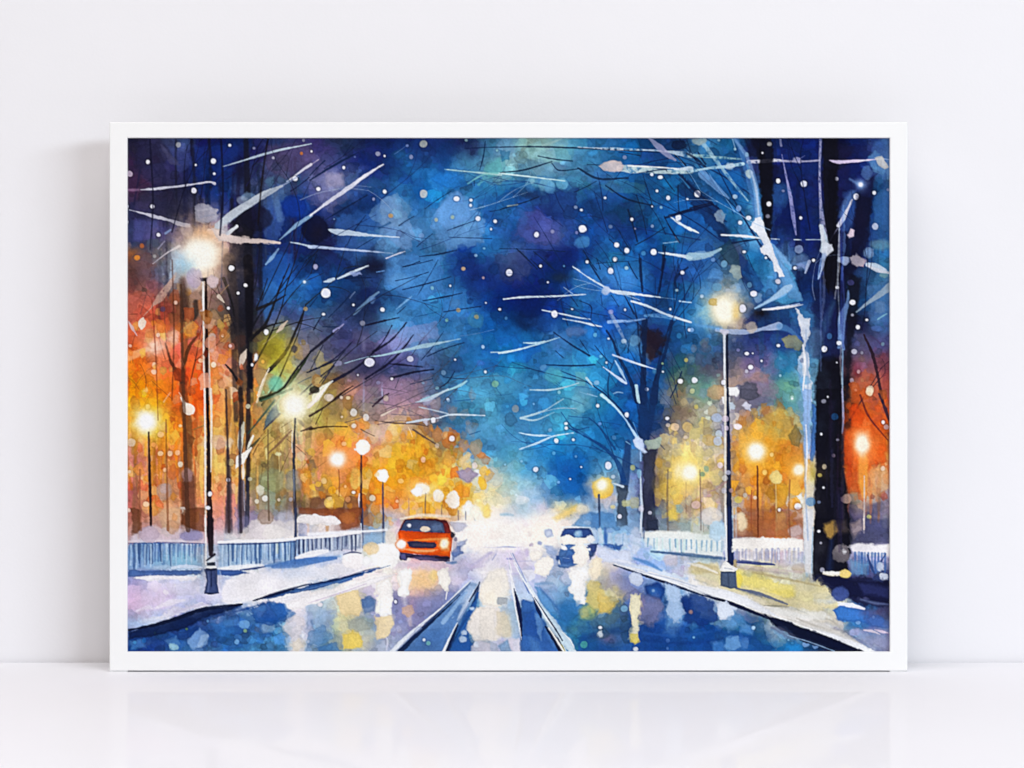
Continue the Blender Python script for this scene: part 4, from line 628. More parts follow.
# ---- tracks, oncoming car ------------------------------------------------
tile(500, 520, k)
b('fffaf4', 60, 95, 190, 60, .95); b('fffdfa', 20, 110, 110, 40, .9); s('c8c4dc', 6, [-5,146,160,146], .7); p('dfd0e8', [0,170,150,160,170,240,100,280,0,240], .35, 5); b('e0c8ac', 160, 72, 12, 12, .5)
s('6a8cc0', (6,26,30), [180,330,260,420,330,510], .6, 5); p('f0ece4', [-5,350,40,330,60,430,30,470,-5,460], .6, 3); p('e0dcc8', [-5,520,60,500,80,600,50,650,-5,600], .6, 4); e('aaa', 15, 435, 26, 14, .6); p('d0d0e0', [-5,660,60,630,105,660,105,710,-5,710], .7, 3)
p('e8ecf8', [100,410,160,395,180,430,130,440,110,460], .8, 2); p('3a66a6', [112,430,180,425,290,620,335,710,122,710], .75, 3); p('1e4488', [130,560,200,540,290,680,310,712,140,712], .5, 5); p('5a90c8', [115,600,180,560,230,710,130,710], .35, 4); s('6a9ad0', (8,18,8), [150,500,185,560,218,640], .6, 2)
s('9aa8c8', (4,8), [40,180,70,340], .6); s('e8ecf2', (5,12,13,11), [50,270,75,360,95,500,114,645], .92); s('14264e', (4,10,16,8), [75,370,95,470,110,560,114,650], .9)
s('8090b8', (5,9,7), [70,180,120,310,158,392], .8); s('14264e', (10,18,12), [175,400,200,460,222,515], .9); s('d8e2ee', (5,10,24,26,22), [60,178,110,270,180,395,260,530,352,712], .9); s('101c3c', (6,18,20,18), [232,515,280,590,310,645,345,712], .9); p('b4cfe4', [200,430,250,480,310,580,360,640,405,710,370,710,300,600,240,530], .85); s('1e3e70', 5, [300,570,350,640,408,712], .7); s('cfc880', 9, [325,645,352,710], .7); s('a8b0dc', 10, [95,225,150,222], .4, 3); s('7aa', 14, [190,345,280,340], .4, 3)
# the oncoming car
p('cfe0f0', [300,100,330,40,480,34,520,90,520,150,330,150], .5, 4); p('24386c', [328,88,346,46,480,44,500,84,470,94,400,84,350,92], .95, rough=.5); s('d4e4f0', 10, [342,38,480,36], .9); e('8cc0e6', 420, 75, 23, 18, .9, 2); p('3a68a8', [300,205,325,155,400,148,415,235,375,240,340,232,310,238], .85, 2); p('6888b8', [240,150,300,165,305,200,270,185], .7, 2); p('304878', [460,142,525,130,505,195,485,215,470,180], .85, 2); s('a8c8ec', 24, [520,40,545,130], .6, 3)
p('fffaf2', [320,110,380,80,460,95,460,140,400,150,345,150], .92, 2, 2); e('fffaf0', 435, 180, 42, 62, .97, 1.8, 2); e('fff8ee', 425, 240, 14, 16, .9, 2); e('fffbf6', 240, 245, 50, 56, .97, 2, 2); e('fff8f4', 195, 170, 40, 40, .9, 3); e('fff', 490, 100, 18, 22, .85, 2); e('fff', 350, 145, 18, 16, .9); e('9ab4d4', 262, 78, 22, 22, .7); e('d8e4f0', 262, 82, 14, 14, .7); e('7a88b8', 212, 125, 9, 10, .8); glow(485, 158, 6, 13, 'fff', '8ad'); b('fff', 215, 110, 70, 50, .5); e('9aaccc', 250, 150, 20, 12, .6); p('8aa4d0', [260,160,320,150,315,185,290,195], .6, 2)
# right railing
b('8ab8e4', 640, 70, 60, 60, .6); s('ade', (26,34,10), [545,40,548,90,552,140], .7, 3); s('3a6cae', 26, [570,80,575,150], .7, 3); s('2e60a8', (12,26,10), [560,148,610,155,655,140], .8, 2); s('6ea0d8', (20,30), [640,60,650,140], .4, 4); p('303a52', [788,-5,852,-5,852,56,790,54], .9, 2); p('6a8a90', [855,-5,1030,-5,1030,72,860,60], .35, 4); p('9a7a60', [900,10,960,0,960,50,910,55], .3, 5)
s('f0ece0', (26,34,34), [785,80,880,76,1030,86], .9, 2.5); fence(850, 98, 178, 1020, 105, 190, 20, '8aa8cc', 10, .8); fence(855, 98, 178, 1020, 105, 190, 20, 'f0f0ee', 9, .7); s('cde8f4', 40, [800,105,840,150], .5, 4); s('46689c', (6,10,9), [850,172,930,180,1030,192], .85); s('eee', 8, [757,-5,765,90], .9); s('4a5a80', 10, [776,40,776,98], .85); e('eef', 730, 110, 30, 70, .5, 3); e('d0dcf4', 725, 165, 16, 20, .8); s('f0f4fa', 24, [660,120,700,155], .7, 3)
p('d8e4f6', [600,220,700,225,790,250,870,265,1030,330,1030,352,900,312,760,275,690,262], .9, 2); s('14264a', (4,7,12,12), [608,240,760,282,900,322,1030,366], .92); s('5688c4', (8,22,10), [700,200,790,230,870,272], .8, 2); s('8cb8e6', 18, [780,170,860,210], .6, 3); e('d4c8d0', 920, 215, 42, 36, .7, 3); e('d0dcf4', 675, 195, 46, 34, .7, 3); s('dfe4f4', 60, [540,165,600,180], .6, 6); s('b0a89a', (10,20), [1030,215,980,205], .4, 4)
p('fffcf8', [385,262,460,255,478,290,455,330,470,385,455,450,415,452,395,410,370,380,390,340,372,290], .97, 1.8, 2); p('fdf4e6', [490,220,540,200,555,240,535,310,500,325,482,280], .95, 2.5, 2); e('e8dccc', 590, 245, 50, 30, .6, 4); b('a09cb4', 610, 320, 70, 60, .5)
p('1c4c96', [420,540,700,430,760,560,860,470,1030,470,1030,712,420,712], .55, 6, 3); s('163a78', 30, [440,640,640,600,900,640], .45, 5); s('4a86c4', 10, [560,560,700,545], .4, 3); s('3a70b4', 12, [760,660,1000,650], .4, 4)
p('e4cc78', [465,345,530,330,560,390,530,480,490,500,470,440], .8, 3, 2); p('d8b858', [540,410,600,410,625,445,590,495,530,500], .8, 3, 2); e('a0b878', 470, 500, 46, 40, .6, 4); b('6aa898', 430, 560, 60, 50, .4); p('d4c47c', [420,490,470,470,480,520,440,530], .5, 3)
p('2478b8', [330,460,410,455,420,560,350,590,310,540], .4, 4); b('98688a', 580, 640, 60, 30, .35); s('16407c', 20, [420,575,600,590,690,570], .35, 5)
dabs(80, 23, 3, 9, .25, .6, .3, (600, 590, 760, 652)); p('c8d4ec', [692,300,720,282,760,290,768,325,745,355,705,350], .85, 1.5); p('16387c', [782,355,850,333,890,370,872,432,830,430,790,400], .85, 3); glow(825, 380, 8, 18, 'bdf', '36a'); p('1a3c7c', [970,425,1030,415,1030,505,995,495], .85, 3); p('7c84ac', [760,450,860,430,890,520,800,570,760,520], .4, 5)
p('e4dcae', [708,400,765,390,762,470,740,520,768,560,735,590,745,650,720,665,700,640,715,560,700,500,715,450], .9, 1.8, 2); e('d8c860', 724, 640, 23, 24, .8); p('a4c4e6', [890,345,970,360,975,430,940,450,895,420], .7, 2); p('8cb4d8', [890,480,960,450,1000,520,940,630,880,610,900,540], .5, 4)
d('540,580,10 728,695,15,eee 905,650,12,8ad 670,478,20,8bd 453,672,22,5a9 903,692,8,8ad 1020,495,10,c98')
e('dde6ee', 542, 615, 14, 20, .92)
# ---- right pavement ------------------------------------------------------
tile(690, 520, kr)
p('a85c30', [212,-5,550,-5,550,90,340,86,212,84], .55, 4); s('6a3420', 8, [330,-5,331,85], .85); s('d0a060', 12, [420,-5,424,80], .5, 2); e('dcc8d0', 520, 60, 34, 36, .6, 3); e('e8c8a0', 250, 30, 34, 40, .5, 3); s('b8c8d4', (34,40), [575,-5,575,120], .8, 3); s('90b8d8', (14,10), [560,110,570,270], .6, 3); s('dce4ec', (10,10), [592,90,590,275], .7, 2)
p('f6ece4', [208,96,300,86,430,90,556,94,558,150,420,160,222,150], .92, 3); fence(225, 140, 205, 350, 145, 200, 22, 'a8a8c4', 10, .75); fence(350, 140, 205, 550, 145, 220, 17, '9098bc', 11, .75); s('445080', (5,9,7), [215,196,300,204,405,216], .85, 1.5); s('9a8c9c', (6,14,12), [240,232,350,246,475,262], .6, 3); e('c0a890', 540, 235, 50, 24, .6, 3); e('e8dc9c', 500, 165, 24, 40, .4, 4); p('ccd0e0', [440,150,560,150,560,220,470,220], .4, 5)
fence(5, 95, 165, 130, 95, 165, 22, '9ab8cc', 10, .7); s('58788c', (10,24,10), [-5,180,60,182,140,200], .6, 4); s('f0f0e8', 30, [-5,105,130,100], .5, 5)
p(BK, [608,-5,778,-5,776,110,790,160,765,200,775,270,690,285,600,290,596,180,600,90], .96, 2.5); p('b8924e', [650,18,705,8,722,50,685,92,668,80,655,55], .8, 3); s('2a4078', (10,30), [690,100,680,240], .5, 5); p('6a5a50', [705,20,760,0,770,60,730,70], .4, 4); e('8c8488', 740, 165, 42, 44, .75, 1.5); e('d8d8dc', 758, 155, 11)
p('484c70', [855,-5,970,-5,970,115,870,110,800,110,790,40], .6, 4); s('e4d4cc', (10,12), [848,-5,848,45], .8); p('c0a8a0', [780,20,830,-5,850,40,800,90], .5, 4)
p('f2eef2', [772,132,800,113,880,116,975,120,975,178,900,180,805,168], .93, 2); fence(805, 160, 265, 950, 165, 260, 17, '3e64a0', 13, .85); p('7ab0d4', [780,190,870,210,860,270,780,270], .5, 4); s('2c4478', (6,14,6), [865,170,885,230,900,262], .8); s('2c4478', (6,14,6), [955,165,925,220,945,262], .8); e('d4dcec', 945, 278, 22, 18, .85); e('d8e0f0', 930, 225, 16, 22, .7)
p('1e2244', [600,270,670,262,680,300,640,310,600,300], .9, 3); p('1e2244', [665,288,790,280,970,300,970,435,860,410,780,392,720,350], .88, 4, 2.5); b('3a4a88', 880, 340, 60, 40, .5); b('3c3a66', 930, 390, 40, 30, .5); e('4a5c96', 722, 352, 46, 42, .75, 2); b('686890', 850, 380, 40, 14, .5); e('121428', 720, 305, 40, 26, .8, 2)
p('efe08a', [230,250,330,270,440,320,540,330,490,380,420,392,330,360,230,325], .55, 4, 2.5); e('e8d468', 430, 365, 80, 26, .6, 4); b('e8d440', 235, 290, 20, 40, .7); s('b4a488', (6,12,8), [250,240,350,258,440,290], .6, 3); p('e8dca8', [530,300,640,290,712,350,690,400,740,400,690,440,600,435,520,400], .75, 3, 2.5); e('b8bcc0', 570, 320, 50, 30, .4, 4); p('c8ccd0', [600,360,700,350,720,400,640,430,600,410], .5, 3); e('dcc98c', 60, 235, 70, 24, .6, 4); b('b0a050', 30, 255, 50, 14, .5); s('5a7a9c', (6,12,8), [665,380,690,365,712,352], .6, 2)
p('f0ece8', [-5,262,60,275,120,300,200,345,300,368,350,392,430,430,500,445,620,470,700,530,780,572,900,642,850,642,720,590,600,545,430,488,330,455,200,402,60,346,-5,322], .9, 2); s('5a6474', (8,18,18,8), [225,330,280,352,340,370,470,408], .75, 2); s('8c8478', (8,22,10), [370,410,430,412,500,440], .6, 3); p('d8ccb4', [480,400,600,420,690,450,740,520,640,500,520,450], .55, 4); s('8a8070', (4,10,4), [520,480,600,512,690,538], .5, 2); s('a8a49c', (4,8,4), [620,480,690,490,750,548], .6, 2); s('e4c8b0', (10,26), [60,290,130,310], .4, 4); s('9aa0b4', (5,10,5), [20,290,60,300,90,315], .6, 2)
p('3a70bc', [695,440,745,418,800,424,870,448,872,500,800,498,725,492], .88, 1.8); s('eef', (8,26,12), [722,402,760,415,835,430], .92, 1.5); e('3a64ac', 900, 492, 44, 34, .75, 2); e('a8b0dc', 800, 545, 26, 17, .8); s('8c7cac', (10,30,10), [840,545,900,530,975,560], .5, 4); s('d8c8dc', (6,18,5), [900,535,935,545,965,550], .85); p('6a78a4', [760,560,860,590,960,640,900,640], .5, 4); s('b4b8cc', 16, [850,590,900,630], .6, 3)
s('101c3c', (6,12,16,14,20), [-5,328,80,362,200,408,330,458,430,490], .95, 1.2); p('0e1830', [425,484,500,508,600,545,740,585,900,645,690,645,590,596,500,552], .95, 2, .7); p('14408c', [0,345,80,372,200,420,330,470,300,520,150,470,0,420], .3, 5); s('8cb4dc', (4,8,8,4), [490,562,560,578,640,605,725,636], .8); s('b0a8a8', (8,18,8), [345,455,385,470,430,486], .7, 2)
p('ccd8f0', [128,400,165,388,190,412,225,432,195,445,195,482,165,488,135,460], .85, 1.8); p('5a94cc', [200,440,262,470,270,505,200,520,190,490], .6, 2); e('6aa0d8', 240, 600, 50, 34, .6, 3, 2); e('8ab8e4', 270, 600, 20, 24, .6); e('6a9cd4', 150, 515, 20, 17, .6); p('3a74b8', [400,530,500,540,520,600,450,580], .4, 4); s('0e3880', 24, [30,500,200,560,380,570], .3, 6)
d('308,527,10,9bd 20,570,8,6ad 8,448,12,c98 565,605,18,8ad 612,614,17,8ad 125,600,12,8ad 120,630,10,48b 628,55,8 638,112,7,ccd 645,243,14,ccd 820,500,12,8ad 895,474,7,9be 755,492,7,6ad 500,600,6,48b 480,585,5,8bd')
s('f6ecd8', (14,28,20), [652,260,700,264,748,262], .95); e('f2d870', 757, 264, 27, 19, .92)
s('dde0e4', (8,10,9), [166,70,172,140,178,225], .85); s('1c2c58', (30,34,36), [190,-5,192,90,197,205], .95, 1.5); s('3a5a8c', 8, [186,10,190,180], .4, 2); e('a8987a', 221, 215, 13, 22, .85)
p('f4eee8', [145,245,155,222,172,198,185,205,205,222,232,238,215,252,165,252], .96, rough=.7); p('56667e', [152,252,222,250,230,330,195,332,150,318], .95, rough=.5); s('28344c', 8, [158,258,216,256], .7); s('344058', 10, [185,262,188,325], .5, 2); s('8a8a80', 10, [222,262,224,320], .5, 2)

# ---- second sitting: road end, cars, rails -------------------------------
tile(440, 500, 120 / 1024)
b('fff9f1', 520, 300, 380, 130, .95); b('fffaf4', 640, 330, 260, 90, .9); b('ece2f0', 450, 520, 330, 90, .6); b('f4ecea', 470, 660, 120, 110, .7); b('c4cce4', 150, 640, 110, 60, .5); b('c8d4ea', 880, 700, 140, 60, .4)
s('c4c0dc', 7, [360,404,700,402], .7); s('9ca4d0', (4,14,4), [480,404,560,398,650,404], .8); s('d0c0e0', 8, [200,465,330,472], .7)
s('b0a8d8', (8,26,34,20), [270,560,340,515,400,470,440,448], .75, 2); s('eeeaf6', 11, [405,545,495,455], .9); s('868ec4', 15, [445,512,480,462], .75); s('c8b8dc', (6,14,6), [240,560,300,575,380,560], .5, 2)
s('6a72ba', 18, [572,502,622,502], .7, 2); s('f2eef8', 11, [590,452,665,565], .9); s('8e98cc', (6,10,12), [618,455,680,580,735,700], .75); s('f2f0f6', (5,8,10), [575,460,600,560,618,690], .8); s('a09ccc', 5, [600,450,625,510], .6); s('a098c8', 6, [640,522,785,518], .6); s('b8b0d8', 14, [610,632,670,628], .6, 2)
e('c0b0dc', 742, 450, 24, 44, .6, 3); e('9a90b8', 780, 385, 15, 12, .7); e('8090c0', 850, 368, 14, .7); e('c8b0b8', 765, 285, 18, 20, .6, 3); e('a4b2d4', 925, 290, 36, 36, .8); e('ccd8ec', 925, 296, 20, 18, .8)
e('fbd268', 400, 95, 42, 60, .7, 3); e('f8d880', 345, 60, 40, 40, .6, 3); s('6ea8ce', (10,26,8), [520,125,570,122,620,130], .7, 3); b('a4c8dc', 700, 90, 160, 70, .55); b('d4c8e4', 880, 70, 70, 50, .5); s('8a7a80', 9, [152,90,155,168], .6); s('8c98b0', 12, [216,92,218,168], .6); s('9aa0b0', (6,12), [262,108,300,172], .6); e('fffaf2', 235, 60, 44, 50, .9, 2); e('fff4e2', 300, 110, 46, 60, .8, 3)
b('fff6ec', 930, 200, 140, 110, .7); e('f4e2da', 470, 300, 60, 40, .4, 4)
tile(385, 505, 100 / 1024)
b('f2e8da', 70, 290, 110, 150, .7); e('e8e0d4', 70, 330, 50, 60, .4, 3); b('fff6ee', 900, 340, 180, 200, .9); s('f8ead8', (20,44,30), [160,140,380,105,660,120], .8, 2)
p('b4b4c6', [668,178,820,180,842,212,795,262,720,268,690,240], .75, 2); s('f4eee8', 12, [690,172,830,172], .8)
p('7c8cbc', [735,385,790,370,835,355,825,410,780,430,740,440], .6, 2); p('5a74ae', [682,490,725,445,735,405,775,420,770,470,800,490,745,520,700,562], .85, 2); s('5676a4', (10,30,16), [635,590,690,592,728,585], .85, 2); b('c4bcdc', 900, 590, 120, 60, .5)
p('4c2030', [142,285,160,240,185,190,205,150,330,138,560,152,628,164,656,205,674,300,400,300], .96, 1, .4)
p('4a5c80', [162,268,195,190,217,160,340,152,560,166,592,184,614,285,480,280,300,272], .95, 1.2, .5); p('6f88ae', [470,210,560,182,592,200,602,272,500,280], .65, 3); p('34405f', [175,250,205,185,240,165,380,160,360,215,250,260], .5, 4); e('f2f2fa', 245, 212, 21, 19, .95); e('f6e0c8', 410, 245, 54, 32, .96, 1.2, .6)
p('a4342c', [590,172,640,176,664,230,674,290,622,288], .85, 2)
p('ea5a18', [138,290,165,266,300,272,480,284,620,286,672,290,686,330,682,420,668,505,650,530,560,514,430,502,300,496,130,482,110,440,105,385,140,345], .97, 1.2, .6)
p('c84410', [185,285,560,300,520,338,350,352,210,335], .55, 4); s('b83c14', 10, [160,272,300,278,480,290,640,292], .7); p('d44410', [630,300,680,300,684,400,640,340], .6, 3); s('f8a858', (8,30,14), [300,362,470,352,640,345], .8, 2); s('f8b47c', (16,40,30,12), [200,450,330,468,460,470,540,455], .85, 2); p('f26a1c', [540,482,600,452,664,455,652,512,570,510], .85, 2); s('e08040', 8, [160,480,300,492,430,498], .7)
p('2c3252', [220,378,260,370,400,374,505,384,527,402,520,432,495,442,300,442,248,424], .96, 1.2, .5); s('585e78', 30, [295,408,480,412], .55, 3); s('1c2040', 6, [260,436,500,440], .7)
e('fbd8c0', 165, 402, 66, 56, .6, 3); e('fffcf4', 165, 402, 50, 42, .98, 1.8, .5, .03); e('fbc888', 606, 404, 66, 62, .7, 3); e('fff2c8', 608, 400, 46, 46, .97, 1.8, .5, .03); e('fffdf4', 608, 398, 26, 26, .9, 2)
p('3c3658', [130,484,220,492,300,506,430,512,640,526,656,560,622,574,480,566,330,556,225,540,215,562,160,562,140,532], .92, 1.2, .6); s('7c70a0', (10,30,12), [300,545,420,550,540,566], .6, 3); p('66669a', [142,498,205,498,216,558,168,560], .85, 1.5); s('221c38', 18, [228,532,300,522], .85); s('281a2c', (14,26,22), [520,536,590,540,655,545], .85); s('a83a14', 6, [140,484,420,504,640,524], .5)
e('38323f', 690, 302, 14, 22, .92); s('fffaf4', (4,8,5), [640,164,690,262,712,290], .85); s('fff', 8, [673,480,674,572], .9); p('c8bcc8', [700,350,730,340,740,400,720,470,690,470], .5, 3); e('6a6480', 722, 352, 10, 14, .6)
s('d4c0d8', (12,44,14), [180,600,400,632,600,622], .55, 4)
tile(530, 505, 100 / 1024)
b('fff6ea', 110, 300, 190, 190, .85); p('f8d070', [230,130,300,90,420,20,480,0,470,60,380,120,280,160], .6, 4); p('5c90c6', [440,210,500,110,540,80,690,68,860,95,885,210,905,245,760,255,640,245], .75, 3, 1.5); p('3f74b4', [620,80,720,70,730,230,640,230], .5, 4); e('9ab8dc', 585, 180, 24, 16, .7); e('f4e8d0', 540, 40, 60, 50, .6, 4); s('3a4a68', 16, [708,-5,712,215], .8); b('4a80b8', 800, 130, 70, 60, .5)
p('a8b8dc', [150,412,230,425,285,480,275,560,335,600,300,625,240,600,205,520,165,490], .75, 2)
p('34508a', [318,328,335,270,362,240,480,236,622,244,642,290,660,320,560,334,500,340,450,336,400,302,350,324], .96, 1.2, .5); s('e4ecf4', 12, [340,240,362,226,620,230], .9); e('86b2dc', 490, 296, 38, 36, .9, 2.5); e('c4dcf0', 485, 290, 16, 16, .7, 3); s('4a68a8', 10, [370,258,440,262], .6)
p('4872b0', [330,402,470,398,462,420,415,446,474,482,446,520,452,590,486,606,380,642,270,628,310,600,262,545,280,508,345,500,385,455], .88, 1.5); p('34569a', [262,515,312,508,306,560,276,562], .85); p('34569a', [320,540,400,510,450,530,440,590,330,600], .5, 3); e('f4f4f8', 300, 578, 10, 24, .9); s('b4c8e8', 8, [340,540,400,548], .7)
p('fcf5ec', [308,335,400,302,450,336,560,348,640,322,652,360,606,390,562,402,602,470,608,550,562,602,524,634,490,602,452,592,442,520,472,482,412,442,472,410,400,394,345,412,320,372], .97, 1.3, .8); e('eef0f6', 622, 346, 38, 36, .95); p('3a4c86', [574,412,622,394,692,400,672,472,628,504,602,444], .9, 1.5); e('fff', 610, 454, 16, 17, .95); e('fff', 350, 440, 28, 26, .9)
e('fdf7ee', 150, 622, 98, 100, .98, 1.8, 1.5); e('fdf6ec', 62, 512, 74, 70, .96, 2.5, 1.5); e('a8b4d4', 190, 290, 43, 43, .8); e('d0d8ea', 190, 296, 26, 26, .8); e('98a4cc', 100, 390, 18, 15, .75); e('8a94a0', 432, 105, 15, .6); e('c0b0c4', 10, 410, 16, 14, .6)
p('c8dcf2', [700,240,722,222,748,300,758,370,742,402,708,390], .9); p('b4cdec', [632,232,662,240,694,300,692,340,665,342,640,295], .85); p('b8d2ee', [796,292,830,278,852,390,800,402], .85); p('c4d6f0', [868,320,900,300,960,288,1012,320,1000,400,940,445,872,395], .85, 2); s('3a68aa', (20,30,20), [768,240,772,330,778,405], .8, 2); p('3a64ac', [745,402,860,412,878,382,902,412,948,410,912,472,850,445,760,424], .85, 2); s('6a98cc', 14, [955,300,950,400], .6, 2)
p('d8e0f4', [690,430,760,422,850,450,920,476,1030,470,1030,610,900,604,760,574,690,520], .85, 2.5); s('b4c4e4', 14, [780,470,900,540], .5, 4); s('f4f4fa', (10,30), [860,560,1030,590], .7, 3); s('4a74ac', (4,11,10), [860,606,940,642,1030,676], .85); e('f4e6cc', 680, 640, 58, 118, .9, 2.5, 1.5); b('e0cfa8', 770, 690, 60, 60, .5)
# rails, left pair
tile(390, 560, 110 / 889)
p('8c92be', [0,290,400,270,520,240,430,380,220,540,0,745], .42, 9, 4); b('f8cc96', 280, 180, 150, 100, .8); e('fbe294', 352, 130, 40, 56, .6, 4); b('7074a4', 40, 330, 55, 90, .5); b('7880ac', 300, 380, 130, 70, .45); b('e4d4e4', 540, 160, 90, 70, .5); dabs(40, 51, 2, 5, .25, .5, .18, (392, 590, 460, 652)); tile(390, 560, 110 / 889)
p('fffdfa', [62,92,130,62,178,90,170,150,140,240,164,280,122,296,72,286,68,240,92,200,84,140], .97, 1.3, .8); p('fffaf2', [382,92,430,74,472,110,484,170,472,236,442,246,420,200,390,190], .96, 1.3, .8); s('fffaf6', 15, [462,262,452,316], .9); s('e4dce6', (44,30), [110,296,124,362], .5, 4); p('d8b29c', [92,378,180,365,205,430,150,460,96,430], .75); s('d4bcc4', 30, [165,455,165,525], .5, 3); d('45,338,14')
p('6288bc', [70,745,640,190,700,200,730,195,450,745], .85, 2, .6); p('bccce6', [520,330,640,190,730,195,640,360], .7, 9); p('3f6aa8', [90,745,300,560,480,540,430,745], .5, 9); s('e0e6f0', (42,28,15,10,5), [12,745,130,622,222,540,400,400,660,160], .93); s('8c9cbc', 4, [46,740,232,540], .7); s('f8f8fa', (6,10,4), [230,530,320,462,410,392], .8)
s('14264c', (38,30,22,12,5), [78,745,180,645,330,505,440,405,565,285], .93); s('44608e', 8, [540,302,650,182], .8); s('92b4de', (42,48,20), [428,505,520,385,620,262], .85, 1.5, .5); s('c8d6ec', (12,42,30), [545,485,605,375,685,250], .8, 2); s('3e68a6', 13, [455,440,600,262], .6, 2); s('a8c4e4', 10, [500,470,515,460], .7)
s('eef0f5', (27,18,8), [430,745,482,630,546,505], .95); s('14244a', (32,26,10), [464,745,512,615,548,522], .93); s('8aa0c8', (10,14,6), [552,490,640,350,702,212], .8); s('1c2a4e', (8,24,12), [640,335,690,252,722,188], .85); s('fff', 6, [668,265,716,192], .85); s('a8acc8', (4,9), [790,110,740,190], .6)
p('2a5ea6', [474,745,600,445,660,352,700,262,728,255,692,400,622,500,642,620,664,680,640,745], .8, 2); p('f5ede2', [726,232,790,165,895,132,895,380,760,370,716,332], .85, 2); p('efe7df', [640,482,700,380,895,390,895,640,780,660,680,652,622,562], .88, 2); s('d8d4dc', 10, [860,390,830,640], .5, 3); p('e0d8e4', [660,700,720,650,820,670,820,745,660,745], .7, 2); p('f8e4b0', [770,270,840,240,850,330,780,340], .5, 4)
e('bcd2ee', 660, 395, 24, 17, .9); e('c4d6ee', 598, 590, 27, 22, .9); e('c0d4ee', 590, 642, 36, 30, .9); e('dce2f0', 700, 686, 22, 22, .9); d('275,645,14,fff 310,672,20,7ab8b0')
# rails, right pair
tile(480, 560, 110 / 889)
p('f6eee0', [0,190,80,90,190,60,238,180,230,290,150,320,140,372,20,362,0,300], .75, 3); p('a4aab0', [145,300,226,306,220,360,145,362], .8, 1.5); p('ebe3d8', [0,385,120,392,130,640,0,640], .7, 3); p('dccfb4', [130,420,205,410,245,520,250,612,200,640,130,600], .65, 2.5); s('a8c2de', (24,46,60), [232,330,272,500,305,740], .65, 3); p('e4dce8', [195,645,320,636,330,745,205,745], .75, 2); p('5a90c0', [140,692,222,642,262,745,170,745], .6, 2); s('f0ecf4', (20,40), [240,110,260,260], .6, 4)
p('3662a2', [338,312,440,340,545,540,650,745,333,745], .8, 2); s('6a94cc', (10,30,16), [430,360,500,500,600,700], .4, 4); p('1e468a', [345,420,440,400,520,560,480,640,350,600], .5, 6); p('b8cce6', [296,292,400,258,442,320,420,348,350,312,320,334], .85, 1.8); p('7aa4d4', [445,430,482,450,505,530,494,645,468,600], .5, 2); p('5a8ac4', [400,620,470,660,480,745,420,745], .4, 3); s('c0d0ec', (30,50,40), [290,150,330,220,370,280], .6, 4)
s('f2f4f8', (4,16,22,15,4), [245,110,265,250,300,430,325,560,333,645], .95); s('14204a', (10,34,28,8), [282,260,307,360,327,480,337,612], .93); s('5a78b0', (4,10,6), [345,155,370,215,398,270], .8); s('16264e', (12,22,14), [440,332,465,400,492,462], .9)
p('cadeec', [495,372,560,412,620,500,662,572,730,642,780,745,720,745,640,640,560,560,500,450], .9, 1.5); s('eaf0f6', (6,14,20,24,24), [272,20,345,150,432,292,520,440,600,545], .93); s('101c3c', (5,9,11,10), [440,302,520,424,612,562,665,650], .9); s('161e3c', (14,32,28), [530,540,590,625,650,735], .9); s('f2eee6', (12,18,24), [555,550,618,645,682,745], .95); s('d8cc80', 10, [655,685,688,745], .8); s('eef2f6', 9, [660,580,732,652,775,745], .85)
p('5a94cc', [440,205,500,240,580,330,642,432,565,442,480,325], .7, 2); s('4272b0', (6,13,6), [480,220,560,310,640,405], .6, 2); s('6a90c4', (10,26,12), [448,196,510,190,582,188], .65, 3); p('2a68a8', [600,360,700,320,800,340,810,440,700,520,640,470], .5, 5)
# crowns round the left lamp
tile(225, 330, 160 / 1024)
b('d8c040', 395, 170, 70, 140, .45); e('6abaa0', 320, 350, 46, 46, .55, 3); s('ede0c8', (6,11,8), [282,245,240,330,208,420], .9); s('1e2434', (8,11,6), [525,272,640,225,720,188], .85); s('1e2434', (5,7,3), [605,340,720,190,815,75], .75); s('1e2434', (4,6,3), [540,270,585,180,625,100], .75); s('2a3020', (20,14,8), [225,440,330,400,380,365], .85); s('1e1e24', (12,14,9), [380,365,450,260,540,150], .85); s('1e1e2c', (9,10,6), [540,150,640,70,725,-5], .85); e('2e2a24', 568, 382, 34, 22, .85, 1.5); s('fdf4e4', (8,30,14), [528,500,600,420,650,360], .9); s('8a7a58', 7, [250,760,420,630], .6)
# pale limbs and the left lamp once more
tile(640, 130, 260 / 998)
s('0e1a3c', (6,12,7), [95,338,180,312,282,285], .75); s('0e1a3c', 8, [108,362,152,432], .75); s('0e1a3c', (8,12,6), [150,170,230,250,300,300], .6); s('0e1a3c', 9, [97,448,75,622], .75); s('0c1430', (6,10,6), [180,90,215,110,250,140], .7)
p('0f0f1c', [458,34,506,34,512,200,500,420,488,430,470,330,458,170], .85, 2.5); p('131630', [405,34,460,34,456,108,424,100], .6, 3); p('0f0f1c', [722,150,756,150,752,230,746,420,738,560,722,620,700,570,722,480], .85, 3); p('12132c', [832,250,886,262,876,420,850,500,806,580,786,560,824,420], .7, 4)
s('82a6d6', (10,14,18,24), [362,36,408,100,440,200,456,335], .6, 1.5); s('b0c8e6', (5,12,8), [428,160,446,230,456,325], .75); p('6a9cd0', [520,462,570,540,612,622,622,655,565,640,540,565], .7, 2); p('e4e9f4', [440,338,463,332,480,380,500,436,530,508,551,560,536,562,508,505,500,474,476,482,460,465,478,440,450,402,424,374], .96, 1.1, .7)
s('dfe6f0', (5,9,7), [312,402,400,406,486,418], .85); s('a4c4e4', (4,13,28,14), [440,685,500,652,560,612,578,600], .85, 1.2); s('dcdce4', (6,10,10,4), [470,690,520,686,580,678,625,670], .9)
d('530,582,10,ccd 495,284,10 491,331,9,99a 530,195,9 497,54,10,bbb 470,88,4')
